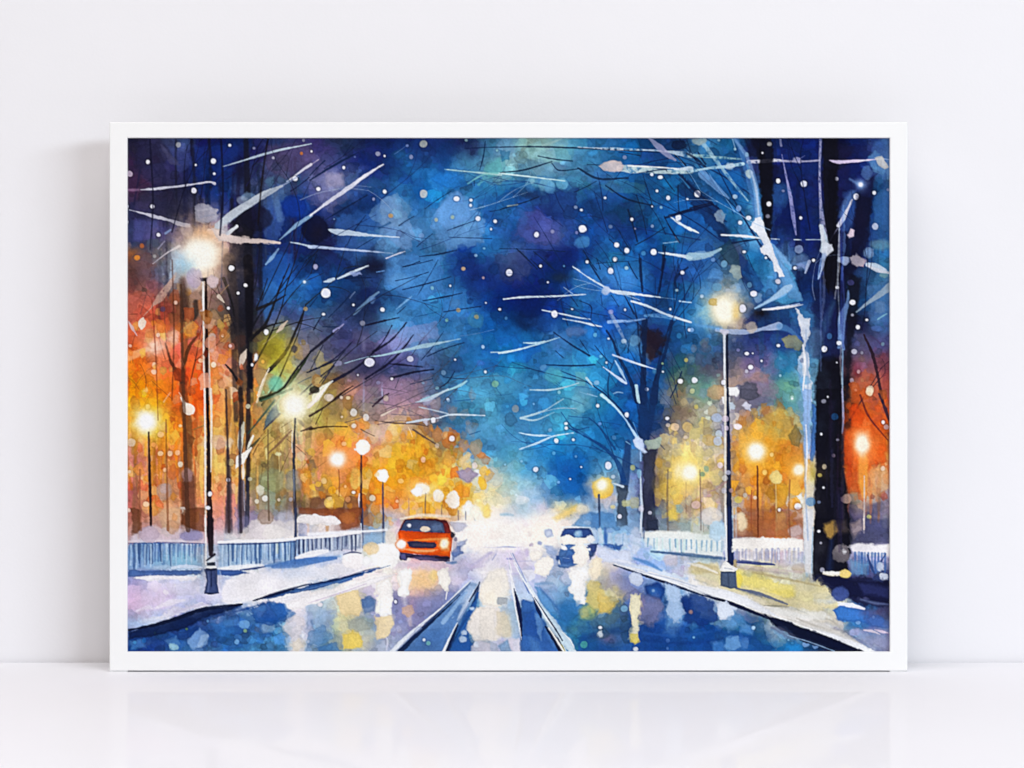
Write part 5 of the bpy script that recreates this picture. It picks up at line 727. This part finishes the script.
p('dde2ee', [690,360,704,372,712,430,736,440,740,462,716,482,700,470,696,420], .9, 1.1, .6); s('a8b8d8', (20,10,4), [708,480,698,530,686,570], .8); e('8c98b8', 785, 502, 18, 16, .75); p('aca6b2', [806,490,830,478,860,495,862,515,835,528,812,512], .8); e('7a98c4', 880, 468, 20, 18, .7); s('c8ccd8', (8,20,8), [868,518,910,538,955,548], .8)
s('8090c0', (14,18,12), [640,530,620,520,600,530], .5); s('aab4d0', (16,8), [650,505,635,548], .7)
tile(120, 130, 260 / 998)
b('f2bc8c', 322, 398, 64, 30, .55); b('9cc8e0', 246, 520, 42, 42, .65); e('b4a8cc', 285, 568, 30, 36, .55, 2); e('cfbcc2', 356, 582, 24, 26, .65); e('d8c4bc', 258, 388, 24, 22, .5, 2)
s('bcc4cf', (24,30,24,28,8), [375,368,440,318,500,280,545,252,622,214], .85); e('98a4b8', 470, 268, 20, 16, .5, 2); s('9aa4c4', (5,8,6), [620,215,650,198,684,178], .7); p('dccac4', [345,372,400,390,440,404,500,414,612,432,545,438,450,434,380,424], .85); s('c8ccd4', (20,16), [415,396,448,370], .9); e('b4b4c0', 402, 385, 16, 14, .6)
p('a8a8b8', [285,300,320,285,352,292,378,330,370,350,330,355,295,345], .6, 1.5); s('d4d4de', 10, [300,310,350,300], .4, 2); s('8088a4', 10, [310,335,360,325], .4, 2)
d('428,530,11 482,596,8 453,626,6')
# ---- pavements, third sitting -------------------------------------------
tile(120, 510, 280 / 1024)
p('6a3c22', [228,-5,310,-5,310,80,225,86], .65, 2); p('5a3420', [40,-5,72,-5,76,92,45,92], .6, 2); p('e6be90', [140,-5,220,-5,215,80,150,70], .5, 2.5); p('d8ccd6', [50,85,130,52,180,72,230,60,310,82,310,116,40,118], .6, 2.5, 1.5, .06); e('b4a2b4', 108, 88, 38, 30, .6); e('7a78a8', 262, 92, 42, 22, .55, 3); e('c09070', 195, 60, 24, 26, .5)
p('e8e0dc', [440,90,480,40,560,30,610,50,650,30,650,100,540,112,440,110], .7, 2.5, 1.5, .06); e('a08c80', 535, 25, 30, 26, .7); p('84462a', [655,-5,885,-5,872,62,812,70,800,42,655,14], .7, 2.5); e('b06a3a', 830, 30, 26, 22, .6); p('f0eaea', [648,26,690,15,740,18,790,28,810,48,770,56,740,46,700,52,652,42], .95); s('3a4464', (8,9,8), [643,-5,642,90,640,195], .9); s('e8ecf4', 9, [881,50,883,152], .85); s('3a4468', 6, [888,-5,889,120], .8); s('3c4c78', 8, [963,-5,962,130], .8)
p('6f8cb8', [30,126,310,126,302,214,30,222], .45, 2); b('86c4e0', 220, 180, 90, 30, .5); fence(34, 128, 222, 190, 128, 218, 21, '34507e', 14, .85); fence(40, 128, 222, 310, 128, 214, 19, 'c4daee', 9, .7); fence(190, 128, 190, 310, 128, 180, 20, '4a6a9c', 9, .6)
p('86a8cc', [365,124,640,112,640,192,365,216], .4, 2); fence(368, 126, 216, 640, 116, 196, 17, '3c5c8c', 9, .85); fence(376, 126, 214, 640, 116, 196, 22, 'd4e6f4', 8, .7); p('7c92b4', [648,102,880,90,880,142,648,164], .5, 2); fence(655, 105, 165, 880, 92, 148, 16, '3a466a', 8, .9); fence(663, 105, 165, 880, 92, 148, 17, 'e8eef6', 7, .7); p('8aacd0', [890,86,972,80,972,122,890,128], .7, 2); s('4a5a80', 5, [890,84,970,78], .6)
s('f6f4f8', (10,15,15,12), [362,118,470,114,560,112,640,106], .9); s('f6f4f8', (10,14,14), [645,104,760,96,880,80], .92); s('eaeef6', (10,12), [885,78,975,72], .85); s('34406e', 5, [365,126,500,124,640,116], .7)
s('d0dcf0', (10,18,8), [190,212,240,206,300,210], .85); p('46639a', [30,216,100,226,300,219,300,238,150,241,30,244], .8, 1.5); p('3c5c9c', [360,218,450,222,472,232,420,240,370,240], .85, 1.5); s('28407a', (3,7,3), [440,218,490,214,530,208], .8); s('4a76b8', (14,34,26,12), [560,208,640,196,700,186,790,176], .85, 1.5); s('f2f2f8', (10,24,12), [645,174,700,160,758,150], .92, 1.5); s('eef0f6', (10,20,10), [370,214,420,210,520,200], .85, 1.5)
p('f4f1f6', [390,258,480,228,620,216,780,196,900,180,992,196,880,224,700,264,540,304,480,328,390,344,365,310], .85, 4, 2, 0); b('c4d2ee', 640, 228, 100, 28, .45); b('d8c8e0', 110, 320, 90, 60, .6); b('d4d0ec', 300, 300, 60, 60, .4); p('f3f0f8', [58,246,140,238,220,246,282,240,272,256,180,254,100,260], .92); p('f0ecf6', [110,402,190,360,300,336,332,350,250,372,180,400], .75, 2, 1.5, .05); p('e8ecf8', [60,410,130,384,170,392,120,420], .6, 2); b('a8c4ea', 70, 415, 70, 18, .5); s('c0b4d8', (5,10,5), [200,372,270,352,330,340], .5, 3)
e('fffafa', 853, 184, 40, 34, .97, 1.8, 1, .03); e('fff', 902, 190, 16, 17, .95); e('fffdfa', 968, 168, 52, 48, .97, 2, 1.5, .03); e('f4d8a8', 920, 142, 28, 22, .8, 2); s('4c5478', (3,8,3), [818,162,850,154,880,158], .8)
p('2c5490', [490,331,600,299,700,274,860,237,988,203,880,237,790,266,700,291,620,307,560,322], .9, 1.2, .6); s('14244a', (4,10,5), [488,331,560,311,635,290], .95); s('22345e', (3,8,4), [690,274,780,257,880,231], .9); s('5c80b4', (3,6,3), [640,300,760,272,860,244], .7); p('f7f3f5', [598,346,660,320,800,290,960,240,1004,236,940,266,820,305,700,346,640,366,604,363], .95, 1.3); p('f2f0f6', [545,328,620,313,692,296,620,333,560,345], .85); s('c8b8d0', (3,7,3), [690,340,800,305,900,270], .6)
p('10224c', [33,441,160,414,300,366,445,344,400,366,310,396,240,432,120,462,33,474], .85, 2); s('0c1836', (6,12,14,6), [33,440,160,412,300,364,445,345], .9); s('2a4a84', (4,10,4), [300,400,420,372,540,340], .7, 2); p('1c4e98', [470,360,540,335,600,345,620,380,560,420,490,410], .6, 2, 2); p('2c66ae', [540,345,600,340,640,380,590,420], .5, 2)
p('e2dce2', [585,425,640,388,672,400,660,470,672,520,628,520,622,465], .8, 2.5, 2); p('eee4d0', [630,480,655,470,668,500,650,520,632,515], .7); p('a4bcd8', [700,390,750,360,790,380,770,440,720,430], .6, 2, 2); p('5a90c8', [690,440,740,430,780,470,740,500,690,490], .5, 2, 2); p('3870b4', [720,500,790,480,810,520,730,520], .5, 2)
p('f4dcac', [790,310,868,294,886,340,874,388,830,384,808,392], .88, 1.5, 1.5); p('d8d4ba', [806,400,880,396,935,440,905,500,830,512,800,460], .5, 3, 2); p('a4aaa4', [830,408,880,392,926,412,915,440,850,446,832,430], .6, 1.5); p('f4d468', [812,455,850,444,886,462,892,490,862,510,822,505], .85, 2, 1.2); p('5878a8', [880,330,910,312,935,330,930,370,895,380], .6, 2); p('fdf9f5', [935,272,985,250,1002,330,990,382,945,392,952,340], .92, 1.5, 1.5); p('f6e0b4', [945,398,990,388,1000,420,980,460,950,470,938,430], .85, 1.5)
p('3c4a76', [314,219,350,218,353,262,362,302,344,306,310,304,318,262], .95, 1, .4); s('1c2648', (4,6,4), [334,226,334,280], .8); s('1c2648', (4,7,4), [310,304,335,306,360,303], .85); s('d4daec', 8, [366,222,370,300], .5, 2); s('b4c0dc', 12, [300,225,298,300], .5, 4)
tile(600, 510, 300 / 1024)
s('b8c0cc', 8, [464,-5,466,165], .7, 2); s('e4e6ea', (7,8,7), [429,-5,431,80,433,172], .95); s('1a2850', (13,15,19), [441,-5,442,90,446,182], .96); s('6a98b8', 5, [451,20,453,120], .5)
p('8a5a44', [470,-5,690,-5,690,92,470,92], .35, 3); p('b88858', [600,10,640,0,640,60,600,70], .5, 2); e('c8b4b4', 665, 72, 24, 18, .7); s('6a3420', 6, [541,-5,541,90], .8); p('e4e4e8', [697,-5,730,-5,726,100,724,216,700,216,694,100], .92, 1.2, .7); s('8cb4d4', 6, [727,60,723,214], .8)
p('f6f1eb', [452,99,560,94,694,99,694,142,600,134,452,142], .96, 1.5); fence(468, 136, 176, 690, 132, 180, 17, '9aa0c0', 9, .75); fence(480, 138, 178, 690, 136, 180, 23, 'eee8ec', 9, .7); s('3c4878', (5,9,5), [468,178,540,183,596,187], .9); s('c8b4b8', (5,10,6), [500,192,600,204,690,212], .6, 2)
p('eaf1ef', [152,74,300,78,420,90,424,160,300,156,160,122], .75, 3, 1.5, 0); fence(165, 98, 132, 420, 108, 160, 16, '86acc8', 8, .85); fence(172, 96, 140, 300, 104, 150, 22, 'c8e8e4', 10, .6); s('44648c', (5,12,9), [175,142,300,153,425,166], .8, 1.5); s('9ab8d4', 14, [60,95,150,125], .5, 3); e('e6dcd4', 378, 22, 38, 30, .75, 2); e('bcd8ec', 400, 72, 28, 34, .8, 2); e('f0dcb8', 485, 36, 18, 32, .8, 2); p('f8d860', [225,10,250,-5,272,10,262,36,235,40], .7, 2); s('c8ccd0', 10, [415,90,420,185], .6, 2)
p('dfd2a8', [300,190,400,180,420,230,520,262,640,300,760,312,805,330,740,352,640,322,560,332,500,292,430,272,330,240], .65, 3, 2); p('e8d678', [470,215,560,235,660,262,640,290,540,270,470,250], .55, 3, 2); e('ecd460', 476, 244, 14, 26, .7, 2); p('d8cca0', [640,235,740,245,800,275,780,310,700,300], .6, 2.5, 2); p('c8b890', [300,190,340,178,400,196,410,220,340,214], .6, 2); s('f0ece0', (6,14,6), [300,182,345,192,400,214], .8, 1.5); s('5c6680', (4,11,5), [462,266,545,286,640,322], .85); s('8a8878', (4,9,4), [560,326,640,332,705,352], .7); s('a49468', (3,9,3), [520,214,640,236,760,262], .6, 2); p('e8e8e4', [560,335,640,330,720,345,780,345,790,372,700,372,620,360], .7, 2.5, 1.5, .05)
p('eff1f7', [48,184,150,204,260,234,330,258,430,274,500,300,560,330,620,370,700,396,800,420,880,455,945,484,900,484,800,442,680,396,560,352,450,312,350,288,260,264,150,224,60,193], .92, 1.3, .8); p('c8c4bc', [640,372,740,378,820,410,880,450,800,425,700,400], .5, 2); s('122046', (3,7,9,6), [48,188,150,223,260,260,352,292], .95); s('0e1a3c', (5,10,8), [350,291,450,319,560,364], .95); s('a8b4cc', (3,6,3), [120,205,230,232,330,262], .6)
p('0e1634', [560,356,650,385,760,425,900,484,820,484,700,455,640,420,590,390], .92, 1.5); p('6a6c84', [585,400,620,400,680,440,640,440], .5, 2); s('9cbce0', (3,6,5), [640,428,720,452,800,482], .75)
p('14183a', [748,236,800,226,880,246,990,246,990,322,880,300,800,286,772,262], .8, 3, 2); e('42548e', 822, 285, 30, 25, .8, 2); p('343c70', [880,250,990,262,990,300,900,290], .6, 3); s('7080a8', (4,10,4), [890,305,940,318,985,322], .6, 2); s('f6f2ea', (8,17,10), [765,213,790,215,820,214], .95); p('f0d488', [818,208,840,204,856,216,846,230,822,226], .92); s('e4e8f6', (7,20,8), [814,324,860,325,902,338], .92); p('3f78c4', [795,345,820,330,870,335,905,348,905,372,860,385,810,370], .85, 1.5); p('4a68a8', [900,370,940,360,985,380,985,400,930,400], .6, 2); p('8c90b4', [860,400,940,410,990,440,990,480,940,470,880,440], .5, 3, 2); s('d8ccdc', (5,12,4), [900,410,930,414,955,424], .8); b('5a5078', 940, 350, 60, 16, .5)
p('16387e', [272,300,330,278,385,312,402,372,340,402,288,372], .75, 3, 2); p('1c4a94', [110,380,240,400,420,400,600,470,560,484,110,484], .5, 4, 2); p('b0c6e6', [222,252,268,262,280,320,298,352,250,384,228,342], .75, 2, 2); p('dae4f5', [395,318,430,308,446,330,456,355,440,376,410,373,402,350], .92, 1.3); p('6a9cd0', [410,384,450,362,478,392,440,414], .6, 2, 1.5); p('78a8dc', [430,440,470,430,480,465,440,484,420,470], .7, 2, 1.5); p('4a84c8', [380,450,420,440,430,484,390,484], .6, 2); p('6a9cd8', [480,385,530,400,520,425,480,415], .5, 2); p('90809c', [130,300,190,280,220,330,170,400,130,380], .45, 4, 2); s('2c62ac', 9, [150,420,260,430,380,415], .5, 3); s('123270', 12, [140,445,300,455,420,440], .4, 4)
p('f0e8c8', [104,290,132,280,138,330,126,360,134,400,130,440,120,458,106,440,114,400,104,360], .92, 1.3, 1.2); p('dcc860', [108,425,130,420,132,450,118,460,106,446], .75); d('122,475,9,eee 524,402,7,bdf 320,435,4,8bd 310,348,8,b08a80 612,0,6'); glow(182, 275, 5, 12, 'cde', '36a'); e('d0daf0', 120, 235, 24, 22, .85); p('2a5a9e', [165,262,200,255,220,280,205,300,170,295], .5, 3); p('e4c878', [-5,280,30,300,50,330,20,350,-5,350], .7, 3)
# lamp foot on the right, slim stems and the last twigs
tile(690, 520, kr)
p('4c5c76', [151,252,222,250,230,332,195,334,148,320], .95, 1.1, .4); s('28344c', 8, [158,257,216,255], .7); s('2c3850', 9, [185,262,188,326], .5, 2); s('8a8a80', 8, [224,262,227,322], .5, 2); p('eceae8', [145,243,155,222,172,200,185,207,205,222,232,238,215,251,165,251], .95, 1.1, .5); s('8890a4', 6, [170,235,205,240], .6, 2); s('5c6680', (4,10,4), [226,334,290,352,350,376], .75, 2)
tile(120, 510, 280 / 1024); s('6a78a4', (4,6,4), [322,228,325,262,322,298], .6, 1.5); s('1c2444', (6,8,6), [316,216,334,219,352,216], .9)
tile(0, 0, 1)
for q, w, c, a in (([181,285,183,380,186,470,188,530],(2.5,3.5,4,5),'4a3024',.6), ([226,390,228,460,229,532],(2,2.6,3),'3a2c30',.7), ([240,420,240,480,241,532],(2.5,3,3),'2e2630',.7), ([268,430,268,480,269,520],(1.4,1.8,2),'5a4838',.55), ([166,420,167,480,168,530],(1.6,2,2.4),'7a4428',.55), ([140,470,141,530],(2,2.6),'7a4a34',.5),
                   ([152,300,156,360,158,420],(1,1.4,1),'6a3020',.5), ([172,260,174,330,172,400],(1.2,1.6,1.2),'4a2a20',.5), ([668,470,668,530],(1.6,2),'6a5a50',.5), ([700,470,701,530],(1.4,1.8),'6a5a58',.5), ([790,480,790,535],(1.4,1.8),'7a4a34',.5), ([150,140,153,200,150,250],(1.4,1.8,1.2),'15152a',.6), ([221,138,223,190,220,235],(2,2.4,1.6),'14142a',.6), ([268,138,262,180,258,225],(1.6,2.2,1.6),'1a1418',.6)):
    s(c, w, q, a, 1.1)
tree(172, 232, 78, 95, 1.6, 2, '16162a', 31, .55); tree(262, 300, 62, 90, 1.5, 2, '161a2c', 32, .6); tree(300, 262, 48, 90, 1.2, 2, '14204a', 33, .55); tree(345, 320, 38, 90, 1.3, 2, '1c2038', 34, .6); tree(385, 410, 22, 80, 1.1, 2, '4a4450', 37, .55)
tree(720, 240, 140, 100, 1.4, 2, '0e1c46', 38, .55); tree(600, 330, 130, 70, 1.1, 2, '122a5e', 39, .5); tree(668, 330, 70, 80, 1.3, 2, '12244e', 40, .55); tree(810, 230, 100, 80, 1.6, 2, '0c1230', 41, .6); tree(862, 330, 80, 90, 1.2, 2, '10142e', 42, .55)
tree(470, 210, 15, 60, .9, 1, 'b8cce4', 51, .55); tree(640, 300, 165, 70, .9, 1, 'c4d4ea', 52, .6); tree(770, 230, 150, 80, 1.1, 1, 'a8c4e6', 53, .6); tree(300, 200, 35, 70, 1.0, 1, 'a8b4cc', 54, .55); tree(815, 300, 110, 50, 1.2, 1, '98a8c8', 55, .5)
s('8ca4cc', (1.5, 2.6, 1.8, 2.2), [806,330,808,400,805,470,808,540], .5, 1.2); s('f0f0f4', (1.5,3,1.5), [803,345,805,365,803,390], .8); s('f0f0f4', (1.5,2.5,1.5), [806,425,807,450,806,480], .75); streaks(14, 91, 816, 180, 846, 420, 40, 110, 1.5, 4, .9, 2.2, .5); streaks(8, 92, 822, 430, 844, 500, 40, 80, 1.5, 4, 1.2, 2.6, .4)
tile(120, 390, k); glow(940, 84, 50, 70, 'fffdf2', 'faf0c4')
canvas = crisp(canvas, .5)
GAIN = .86                     # paper reflects this much where left white
KEY_LOC = (3.0, -3.35, 1.32); KEY_W, KEY_H, KEY_P = 2.4, .7, 108
KEY_C = (.80, .89, .97)
TOP_P = 39.5; FRONT_P = 19
AMB = (1, .94, .88); AMB_S = .2
# ------------------------------------------------------------------
# SCENE: a framed print standing on a white table before a white wall
# ------------------------------------------------------------------
U = .0008                      # metres per sheet unit at the frame's front
DIST, EYE = 1.6, .2304         # camera distance and height over the table
WALL_Y = .0576
C = bpy.context.scene.collection

def sx(x): return (x - 512) * U
def sz(y): return EYE + (384 - y) * U

def to_lin(c):
    c = np.clip(c, 0, 1)
    return np.where(c <= .04045, c / 12.92, ((c + .055) / 1.055) ** 2.4)

def nodes(name):
    m = bpy.data.materials.new(name); m.use_nodes = True
    nt = m.node_tree; nt.nodes.clear()
    out = nt.nodes.new('ShaderNodeOutputMaterial')
    return m, nt, out

def grain(nt, scale, strength, dist, detail=4):
    tc = nt.nodes.new('ShaderNodeTexCoord')
    n = nt.nodes.new('ShaderNodeTexNoise'); n.inputs['Scale'].default_value = scale; n.inputs['Detail'].default_value = detail
    nt.links.new(tc.outputs['Object'], n.inputs['Vector'])
    bp = nt.nodes.new('ShaderNodeBump'); bp.inputs['Strength'].default_value = strength; bp.inputs['Distance'].default_value = dist
    nt.links.new(n.outputs['Fac'], bp.inputs['Height'])
    return tc, n, bp

def paint_mat(name, c0, c1, vscale, bscale, bstr, bdist, rough, spec):
    m, nt, out = nodes(name)
    tc, n, bp = grain(nt, bscale, bstr, bdist)
    v = nt.nodes.new('ShaderNodeTexNoise'); v.inputs['Scale'].default_value = vscale; v.inputs['Detail'].default_value = 3
    nt.links.new(tc.outputs['Object'], v.inputs['Vector'])
    r = nt.nodes.new('ShaderNodeValToRGB')
    r.color_ramp.elements[0].position = .3; r.color_ramp.elements[0].color = (*c0, 1)
    r.color_ramp.elements[1].position = .7; r.color_ramp.elements[1].color = (*c1, 1)
    nt.links.new(v.outputs['Fac'], r.inputs['Fac'])
    b = nt.nodes.new('ShaderNodeBsdfPrincipled')
    nt.links.new(r.outputs['Color'], b.inputs['Base Color'])
    nt.links.new(bp.outputs['Normal'], b.inputs['Normal'])
    b.inputs['Roughness'].default_value = rough; b.inputs['Specular IOR Level'].default_value = spec
    nt.links.new(b.outputs['BSDF'], out.inputs['Surface'])
    return m

WALL = paint_mat('wall_paint', (.80, .792, .818), (.814, .806, .832), 5, 420, .12, .0006, .9, .05)
FRAME = paint_mat('white_lacquer', (.848, .848, .846), (.858, .858, .855), 9, 300, .04, .0004, .45, .12)
BOARD = paint_mat('grey_board', (.42, .38, .33), (.48, .43, .37), 30, 600, .2, .0005, .9, .05)
PAD = paint_mat('white_felt', (.80, .80, .80), (.84, .84, .84), 60, 900, .3, .0004, .95, .02)

# table: satin white top with a faint mirror
m, nt, out = nodes('satin_table_top')
tc, n, bp = grain(nt, 180, .03, .0004)
v = nt.nodes.new('ShaderNodeTexNoise'); v.inputs['Scale'].default_value = 4; v.inputs['Detail'].default_value = 3
nt.links.new(tc.outputs['Object'], v.inputs['Vector'])
r = nt.nodes.new('ShaderNodeValToRGB')
r.color_ramp.elements[0].position = .3; r.color_ramp.elements[0].color = (.815, .815, .85, 1)
r.color_ramp.elements[1].position = .7; r.color_ramp.elements[1].color = (.83, .83, .865, 1)
nt.links.new(v.outputs['Fac'], r.inputs['Fac'])
df = nt.nodes.new('ShaderNodeBsdfDiffuse'); gl = nt.nodes.new('ShaderNodeBsdfGlossy'); mx = nt.nodes.new('ShaderNodeMixShader')
gl.inputs['Roughness'].default_value = .04; gl.inputs['Color'].default_value = (1, 1, 1, 1)
mx.inputs['Fac'].default_value = .065
nt.links.new(r.outputs['Color'], df.inputs['Color']); nt.links.new(bp.outputs['Normal'], gl.inputs['Normal'])
nt.links.new(df.outputs['BSDF'], mx.inputs[1]); nt.links.new(gl.outputs['BSDF'], mx.inputs[2]); nt.links.new(mx.outputs['Shader'], out.inputs['Surface'])
TABLE = m

# pigment on paper
m, nt, out = nodes('watercolour_print')
at = nt.nodes.new('ShaderNodeVertexColor'); at.layer_name = 'pigment'
tc, n, bp = grain(nt, 1500, .05, .0003, 3)
b_ = nt.nodes.new('ShaderNodeBsdfPrincipled'); b_.inputs['Roughness'].default_value = .8; b_.inputs['Specular IOR Level'].default_value = .04
nt.links.new(at.outputs['Color'], b_.inputs['Base Color']); nt.links.new(bp.outputs['Normal'], b_.inputs['Normal'])
nt.links.new(b_.outputs['BSDF'], out.inputs['Surface'])
PRINT = m

def mesh_obj(name, verts, faces, mat, parent=None, smooth=False):
    me = bpy.data.meshes.new(name); me.from_pydata(verts, [], faces); me.update()
    bm = bmesh.new(); bm.from_mesh(me); bmesh.ops.recalc_face_normals(bm, faces=bm.faces); bm.to_mesh(me); bm.free()
    me.materials.append(mat)
    if smooth:
        for f in me.polygons: f.use_smooth = True
    o = bpy.data.objects.new(name, me); C.objects.link(o)
    if parent: o.parent = parent
    return o

def slab(name, x0, x1, y0, y1, z0, z1, mat, parent=None, bev=0):
    bm = bmesh.new()
    bmesh.ops.create_cube(bm, size=1)
    for q in bm.verts:
        q.co = ((x0 + x1) / 2 + q.co.x * (x1 - x0), (y0 + y1) / 2 + q.co.y * (y1 - y0), (z0 + z1) / 2 + q.co.z * (z1 - z0))
    if bev: bmesh.ops.bevel(bm, geom=list(bm.edges), offset=bev, segments=3, affect='EDGES')
    me = bpy.data.meshes.new(name); bm.to_mesh(me); bm.free(); me.materials.append(mat)
    o = bpy.data.objects.new(name, me); C.objects.link(o)
    if parent: o.parent = parent
    return o

wall = slab('wall', -2.6, 2.6, WALL_Y, WALL_Y + .1, -.9, 2.2, WALL)
table = slab('tabletop', -2.6, 2.6, -.95, WALL_Y - .0012, -.04, 0, TABLE, bev=.003)
wall['kind'] = 'structure'; table['kind'] = 'structure'

# --- the picture ---
OX_, OZ_ = sx(508.5), sz(671.9)
pic = bpy.data.objects.new('framed_picture', None); C.objects.link(pic)
pic.empty_display_size = .05
pic['label'] = 'white framed watercolour of a snowy lamplit street with an orange car, standing on the tabletop'
pic['category'] = 'picture'

# frame: one mitred moulding swept round the opening
XL, XR, ZT, ZB = sx(109.3), sx(907.6), sz(122.2), sz(670.8)
ix0, ix1, iz1, iz0 = sx(127.2), sx(890), sz(137.8), sz(651.8)
BACK = .026
prof = []                      # (t across the rail, 0 outer .. 1 lip; depth y)
R = .0009; wd = ix0 - XL
def arc(cx, cy, a0, a1, rr, n=5):
    for k in range(n + 1):
        a = math.radians(a0 + (a1 - a0) * k / n)
        prof.append((cx + rr * math.cos(a), cy + rr * math.sin(a)))
prof.append((0, BACK)); arc(R, R, 180, 270, R); arc(wd - R * .7, R * .7, 270, 360, R * .7); prof.append((wd, .0036)); prof.append((wd - .004, .0040)); prof.append((wd - .004, BACK))
V = []; F = []
np_ = len(prof)
for cxn, (ox, oz, dx, dz) in enumerate(((XL, ZB, ix0 - XL, iz0 - ZB), (XR, ZB, ix1 - XR, iz0 - ZB), (XR, ZT, ix1 - XR, iz1 - ZT), (XL, ZT, ix0 - XL, iz1 - ZT))):
    for t, y in prof: V.append((ox + dx * t / wd, y, oz + dz * t / wd))
for k in range(4):
    a = k * np_; c = ((k + 1) % 4) * np_
    for i in range(np_):
        j = (i + 1) % np_
        F.append((a + i, a + j, c + j, c + i))
frame = mesh_obj('frame', V, F, FRAME, pic)
for x0, x1 in ((XL + .0002, ix0), (ix1, XR - .0002)):
    slab('foot_pad', x0, x1, .0012, BACK - .002, 0, ZB, PAD, frame)

# the print: a sheet carrying the pigment as a colour attribute
PY = .0029; q = (DIST + PY) / DIST
me = bpy.data.meshes.new('print')
N_ = W * H
co = np.empty((N_, 3), np.float32)
co[:, 0] = ((gx - 512) * U * q).ravel(); co[:, 1] = PY; co[:, 2] = (EYE + (384 - gy) * U * q).ravel()
idx = np.arange(N_, dtype=np.int32).reshape(H, W)
quads = np.stack([idx[:-1, :-1], idx[1:, :-1], idx[1:, 1:], idx[:-1, 1:]], -1).reshape(-1, 4)
# a rim behind gives the sheet its thickness
rim = np.concatenate([idx[0, :], idx[1:, -1], idx[-1, -2::-1], idx[-2:0:-1, 0]])
nr = len(rim)
bk = co[rim].copy(); bk[:, 1] += .0006
co = np.vstack([co, bk])
rb = np.arange(N_, N_ + nr, dtype=np.int32); rn = np.roll(rim, -1); rbn = np.roll(rb, -1)
quads = np.vstack([quads, np.stack([rim, rn, rbn, rb], -1)]).astype(np.int32)
me.vertices.add(len(co)); me.vertices.foreach_set('co', co.ravel())
me.loops.add(quads.size); me.loops.foreach_set('vertex_index', quads.ravel())
me.polygons.add(len(quads)); me.polygons.foreach_set('loop_start', np.arange(0, quads.size, 4, dtype=np.int32))
me.update(calc_edges=True)
ca = me.color_attributes.new('pigment', 'FLOAT_COLOR', 'POINT')
lin = to_lin(canvas.reshape(-1, 3)) * GAIN
rgba = np.ones((len(co), 4), np.float32); rgba[:N_, :3] = lin; rgba[N_:, :3] = .85
ca.data.foreach_set('color', rgba.ravel())
me.materials.append(PRINT)
po = bpy.data.objects.new('print', me); C.objects.link(po); po.parent = pic
slab('backing_board', ix0 - .0035, ix1 + .0035, .0046, .0080, iz0 - .0035, iz1 + .0035, BOARD, pic)
# place the Empty at the picture's foot and keep the parts where they are
pic.location = (OX_, .012, 0)
for ch in (frame, po, [o for o in pic.children if o.name.startswith('backing')][0]):
    ch.location = (-OX_, -.012, 0)

# --- camera ---
cam = bpy.data.cameras.new('camera'); cam.sensor_width = 36; cam.lens = 36 * DIST / (1024 * U); cam.clip_start = .01; cam.clip_end = 100
co_ = bpy.data.objects.new('camera', cam); C.objects.link(co_)
co_.location = (0, -DIST, EYE); co_.rotation_euler = (math.radians(90), 0, 0)
bpy.context.scene.camera = co_

# --- light: one large soft window-like lamp from the right, the pale room all round, plus two added fills ---
def area(name, loc, target, w, h, power, c):
    l = bpy.data.lights.new(name, 'AREA'); l.shape = 'RECTANGLE'; l.size = w; l.size_y = h; l.energy = power; l.color = c
    o = bpy.data.objects.new(name, l); C.objects.link(o); o.location = loc
    from mathutils import Vector
    o.rotation_euler = (Vector(target) - Vector(loc)).to_track_quat('-Z', 'Y').to_euler()
    return o
area('softbox', KEY_LOC, (0, .05, .2), KEY_W, KEY_H, KEY_P, KEY_C)
area('overhead_fill', (-.35, -1.0, 2.3), (-.35, -.45, 0), 2.8, 1.5, TOP_P, (1, .95, .93))  # added fill light overhead, lifts the tabletop; not a fitting of the room
area('front_fill', (-.4, -3.4, 1.5), (0, .05, .25), 2.6, 1.8, FRONT_P, (1, .94, .88))  # added fill from the camera side, evens the wall round the frame
w = bpy.data.worlds.new('World'); bpy.context.scene.world = w; w.use_nodes = True
bg = w.node_tree.nodes['Background']; bg.inputs['Color'].default_value = (*AMB, 1); bg.inputs['Strength'].default_value = AMB_S

sc = bpy.context.scene
sc.render.engine = 'CYCLES'
sc.render.resolution_x = 1024; sc.render.resolution_y = 768
sc.view_settings.view_transform = 'Standard'; sc.view_settings.look = 'None'; sc.view_settings.exposure = 0; sc.view_settings.gamma = 1
